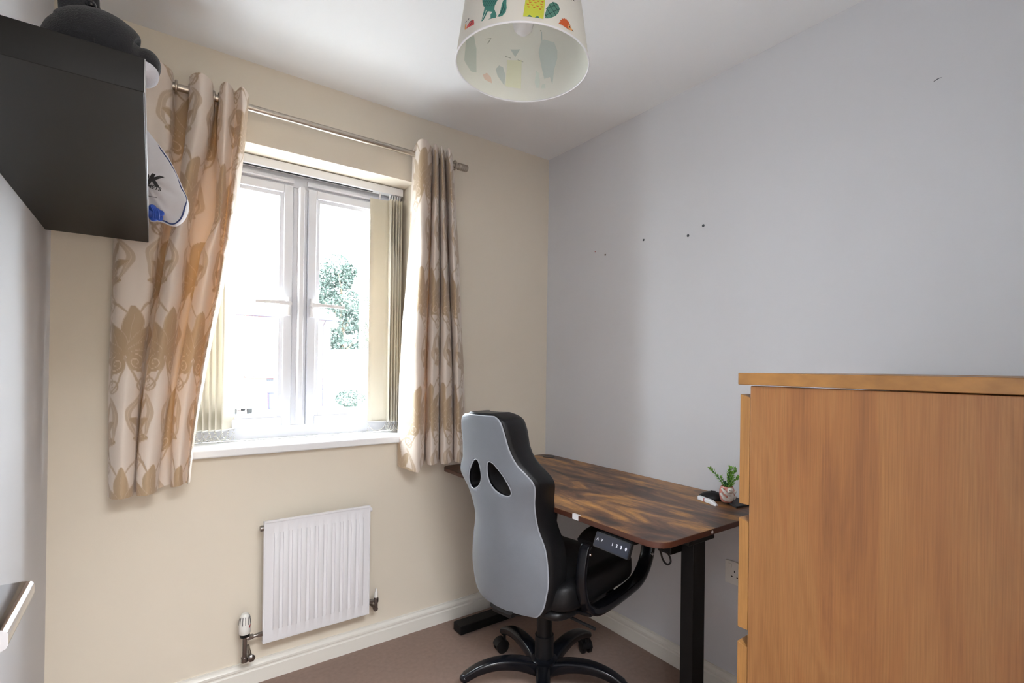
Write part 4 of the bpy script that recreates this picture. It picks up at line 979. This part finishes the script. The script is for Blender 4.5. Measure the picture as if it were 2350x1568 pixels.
# ---------------------------------------------------------------- door leaf with lever
dr = bpy.data.objects.new('door_1', None); COL.objects.link(dr); dr.location = (-1.9475, YB, 0); struct(dr, 'white door standing open against the left wall, only its handle in view', 'door')
bm = B(); box(bm, -1.965, -1.930, YB+.005, YB+.765, .008, 1.985)
obj('door_panel', bm, 'clearw', dr, bevel=.002)
hy = -1.545; bm = B(); lathe(bm, [(0, 0), (.026, 0), (.026, .006), (.022, .009), (0, .009)], (-1.930, hy, 1.018), 32, (1, 0, 0)); tube(bm, [(-1.925, hy, 1.018), (-1.875, hy, 1.018)], .009, 16)
tube(bm, [(-1.873, hy+.012, 1.018), (-1.873, hy-.100, 1.018)], 1, 16, sq=(.017, .009), up=(0, 0, 1)); tube(bm, [(-1.876, hy-.094, 1.018), (-1.90, hy-.094, 1.018)], 1, 14, sq=(.008, .010), up=(0, 0, 1))
obj('door_handle', bm, 'chrome', dr, ang=40, label='chrome lever handle')

# ---------------------------------------------------------------- right wall: plugs, socket
for (px, py_, r, mt_, lb) in ((1366, 578, .0022, 'red', 'tiny red wall plug, leftmost of the five on the lilac wall'), (1389, 585, .0045, 'bark', 'brown wall plug just right of the tiny red plug'),
                        (1477, 551, .0048, 'fence', 'dark green wall plug alone in the middle of the five'), (1579, 541, .0055, 'fence', 'dark wall plug, lower of the two at the right end'), (1614, 518, .0055, 'fence', 'dark wall plug, highest and furthest right of the five')):
    p = on(0, 0, px, py_); bm = B(); lathe(bm, [(0, .0002), (r*.45, .0002), (r*.5, .0012), (r, .0012), (r*1.05, 0)], (0, p.y, p.z), 14, (-1, 0, 0))
    q = obj('wall_plug', bm, mt_); tag(q, lb, 'wall plug', 'wall plugs left in the lilac wall')
p = on(0, 0, 1667, 1282); sy0 = p.y; sz1 = p.z
sk = thing('wall_socket', 'white double power socket low on the lilac wall beside the desk leg', 'socket', (0, sy0-.073, sz1-.043))
bm = B(); prism(bm, rrect(sy0-.146, sy0, sz1-.086, sz1, .004, 3), lambda a_, b_, t: (t, a_, b_), -.009, 0); obj('face_plate', bm, 'white', sk, bevel=.002)
for k in (0, 1):
    yc = sy0-.040-.066*k; zc = sz1-.048
    bm = B(); box(bm, -.0094, -.0088, yc-.002, yc+.002, zc+.008, zc+.016); obj('socket_slot', bm, 'blackprint', sk)
    for q in (-1, 1): bm = B(); box(bm, -.0094, -.0088, yc+q*.011-.003, yc+q*.011+.003, zc-.010, zc-.006); obj('socket_slot', bm, 'blackprint', sk)
    bm = B(); box(bm, -.012, -.0088, sy0-.066*k-.028, sy0-.066*k-.014, sz1-.024, sz1-.009); obj('switch', bm, 'white', sk, bevel=.001)
p = on(0, 0, 2150, 183); bm = B(); prism(bm, [(p.y+.008, p.z-.003), (p.y-.004, p.z+.0005), (p.y-.012, p.z+.002), (p.y-.003, p.z+.0025), (p.y+.006, p.z-.0005)], lambda a_, b_, t: (t, a_, b_), -.0006, 0)
tag(obj('wall_scuff', bm, 'fence'), 'small dark scuff mark high on the lilac wall', 'mark')

# ---------------------------------------------------------------- outside
GZ = -1.62
bm = B(); box(bm, -40, 60, .35, 90, GZ-.2, GZ); struct(obj('ground', bm, 'asphalt'), 'pale paved ground outside the window', 'ground')
HY = 34.0
hs = thing('brick_house', 'pale brick house with a tiled roof seen through the window', 'house', (0, HY+3, GZ))
xr = 8.1; ze = on(1, HY, 600, 731).z-.1
bm = B(); box(bm, -8, xr, HY, HY+7, GZ, ze+.25); obj('house_wall', bm, 'brickmat', hs)
bm = B(); v = [bm.verts.new(q) for q in ((-8.5, HY-.4, ze+.30), (xr+.4, HY-.4, ze+.30), (xr+.4, HY+7.4, ze+.30), (-8.5, HY+7.4, ze+.30), (-5, HY+3.5, ze+3.1), (xr-3.2, HY+3.5, ze+3.1))]
for f in ((0, 1, 5, 4), (1, 2, 5), (2, 3, 4, 5), (3, 0, 4), (0, 3, 2, 1)): bm.faces.new([v[i] for i in f])
obj('roof', bm, 'rooftile', hs, ang=10)
bm = B(); tube(bm, [(-8.5, HY-.46, ze+.26), (xr+.45, HY-.46, ze+.26)], .09, 8); tube(bm, [(xr-.45, HY-.46, ze+.2), (xr-.5, HY-.05, ze-.15), (xr-.5, HY-.05, GZ)], .04, 8); obj('gutter', bm, 'houseblack', hs)
bm = B(); box(bm, 2.9, 5.5, HY-.9, HY, .35, .45); v = [bm.verts.new(q) for q in ((2.8, HY-1.0, .45), (5.6, HY-1.0, .45), (5.4, HY, 1.05), (3.3, HY, 1.05), (5.6, HY, .45), (2.8, HY, .45))]
for f in ((0, 1, 2, 3), (1, 4, 2), (5, 0, 3), (0, 5, 4, 1)): bm.faces.new([v[i] for i in f])
obj('porch_canopy', bm, 'red', hs)
for (a, b, c, d) in ((612, 627, 865, 875), (634, 636, 862, 875)):
    p = on(1, HY-.02, a, c); q = on(1, HY-.02, b, d); bm = B(); box(bm, p.x, q.x, HY-.04, HY+.1, q.z, p.z); obj('house_window', bm, 'fence', hs)
# garage-like brick extension on the right with a timber bracket
p = on(1, 30, 726, 862); q = on(1, 30, 770, 884)
bn = thing('wheelie_bin', 'blue grey wheelie bin standing in front of the brick house', 'bin', (0, 0, 0)); a_ = on(1, 33, 617, 902); b_ = on(1, 33, 634, 932)
bm = B(); prism(bm, [(a_.x+.04, GZ), (b_.x-.04, GZ), (b_.x, a_.z), (a_.x, a_.z)], lambda p_, q_, t: (p_, t, q_), 33, 33.6); obj('bin_body', bm, 'binblue', bn, bevel=.03)
bm = B(); box(bm, a_.x-.04, b_.x+.04, 32.95, 33.65, a_.z, a_.z+.07); obj('bin_lid', bm, 'fence', bn, bevel=.02)
# parked car
c0 = on(1, 29.6, 536, 930); c1 = on(1, 29.6, 582, 930); cx_ = (c0.x+c1.x)/2; cw = (c1.x-c0.x)
car = thing('parked_car', 'pale parked car by the brick house, left of the bin', 'car', (cx_, 29.6, GZ))
sc = cw/1.7
bm = B(); prism(bm, [(-.85*sc, .35), (.85*sc, .35), (.85*sc, .85), (.62*sc, .95), (.50*sc, 1.42), (-.50*sc, 1.42), (-.62*sc, .95), (-.85*sc, .85)], lambda p_, q_, t: (p_, t, q_), 0, 3.9); obj('car_body', bm, 'carsilver', car, local=True, bevel=.05)
bm = B(); prism(bm, [(-.55*sc, .97), (.55*sc, .97), (.45*sc, 1.36), (-.45*sc, 1.36)], lambda p_, q_, t: (p_, t, q_), -.02, .02); obj('windscreen', bm, 'fence', car, local=True)
for s in (-1, 1):
    for y_ in (.7, 3.2):
        bm = B(); lathe(bm, [(0, 0), (.32, 0), (.32, .2), (0, .2)], (s*.66*sc-.1, y_, .32), 20, (1, 0, 0)); obj('wheel', bm, 'tyre', car, local=True)
# fences, trees, shrubs
f0 = on(1, 40, 758, 846); f1 = on(1, 40, 830, 800)
fn_ = thing('garden_fence', 'grey timber fence behind the brick house under the trees', 'fence', (f0.x, 40, GZ))
bm = B(); k = 0; xf = f0.x-2; x = xf
while x < f0.x+7: box(bm, x, x+.14, 42, 42.03, GZ, on(1, 40, 770, 802).z+(x-f0.x)*.05); x += .15
obj('fence_boards', bm, 'fence', fn_)
for k in range(5): bm = B(); box(bm, xf+k*2.1, xf+.1+k*2.1, 42.03, 42.13, GZ, 1.6); obj('fence_post', bm, 'fence', fn_)
def tree(x, y, h, rad_, lab, nl=5200, low=.25):
    t = thing('broadleaf_tree', lab, 'tree', (x, y, GZ), group='trees beyond the brick house')
    bm = B(); tube(bm, [(0, 0, 0), (.1, 0, h*.35), (-.1, .1, h*.75)], [.28, .2, .06], 10)
    for k in range(9):
        a = k*2.4; z_ = h*(.3+.06*k); tube(bm, [(0, 0, z_), (math.cos(a)*rad_*.6, math.sin(a)*rad_*.6, z_+h*.12)], [.09, .02], 6)
    obj('trunk', bm, 'bark', t, local=True)
    rng = np.random.default_rng(int(x*10)+5); blobs = [(rng.uniform(-1, 1)*rad_*.75, rng.uniform(-1, 1)*rad_*.75, h*(low+rng.uniform(0, 1)*(.9-low)), rad_*rng.uniform(.25, .45)) for _ in range(26)]
    V = []; Fc = []
    for i in range(nl):
        b = blobs[rng.integers(len(blobs))]; k = (b[2]/h); sh_ = 1 if k < .6 else 1-(k-.6)*1.6
        d = rng.normal(size=3); d /= np.linalg.norm(d); p = np.array([b[0]*sh_, b[1]*sh_, b[2]])+d*b[3]*rng.uniform(.75, 1.05)
        a1 = rng.normal(size=3); a1 /= np.linalg.norm(a1); a2 = np.cross(a1, rng.normal(size=3)); a2 /= np.linalg.norm(a2); s = rng.uniform(.10, .2)
        j = len(V); V += [p-a1*s, p+a2*s*.6, p+a1*s, p-a2*s*.6]; Fc.append((j, j+1, j+2, j+3))
    me = bpy.data.meshes.new('foliage'); me.from_pydata([tuple(v) for v in V], [], Fc); me.materials.append(M['foliage'])
    o = bpy.data.objects.new('foliage', me); COL.objects.link(o); o.parent = t; return t
tx = on(1, 46, 785, 700)
tree(tx.x, 46, on(1, 46, 785, 585).z-GZ, 2.9, 'tall green tree rising beyond the right corner of the brick house', 9000)
tree(tx.x+5.5, 52, 11, 3.2, 'paler green tree further right, partly behind the blind')
def shrub(x, y, h, lab):
    rng = np.random.default_rng(3); V = []; Fc = []
    for i in range(700):
        d = rng.normal(size=3); d /= np.linalg.norm(d); p = np.array([d[0]*h*.9, d[1]*h*.6, h*.5+d[2]*h*.5]); a1 = rng.normal(size=3); a1 /= np.linalg.norm(a1); a2 = np.cross(a1, rng.normal(size=3)); a2 /= np.linalg.norm(a2)
        j = len(V); s = .09; V += [p-a1*s, p+a2*s*.6, p+a1*s, p-a2*s*.6]; Fc.append((j, j+1, j+2, j+3))
    me = bpy.data.meshes.new('garden_shrub'); me.from_pydata([tuple(v) for v in V], [], Fc); me.materials.append(M['foliage'])
    o = bpy.data.objects.new('garden_shrub', me); COL.objects.link(o); o.location = (x, y, GZ); tag(o, lab, 'shrub')
sx_ = on(1, 34, 785, 880); shrub(sx_.x+.3, 33, 1.1, 'low dark shrub at the right foot of the brick house')
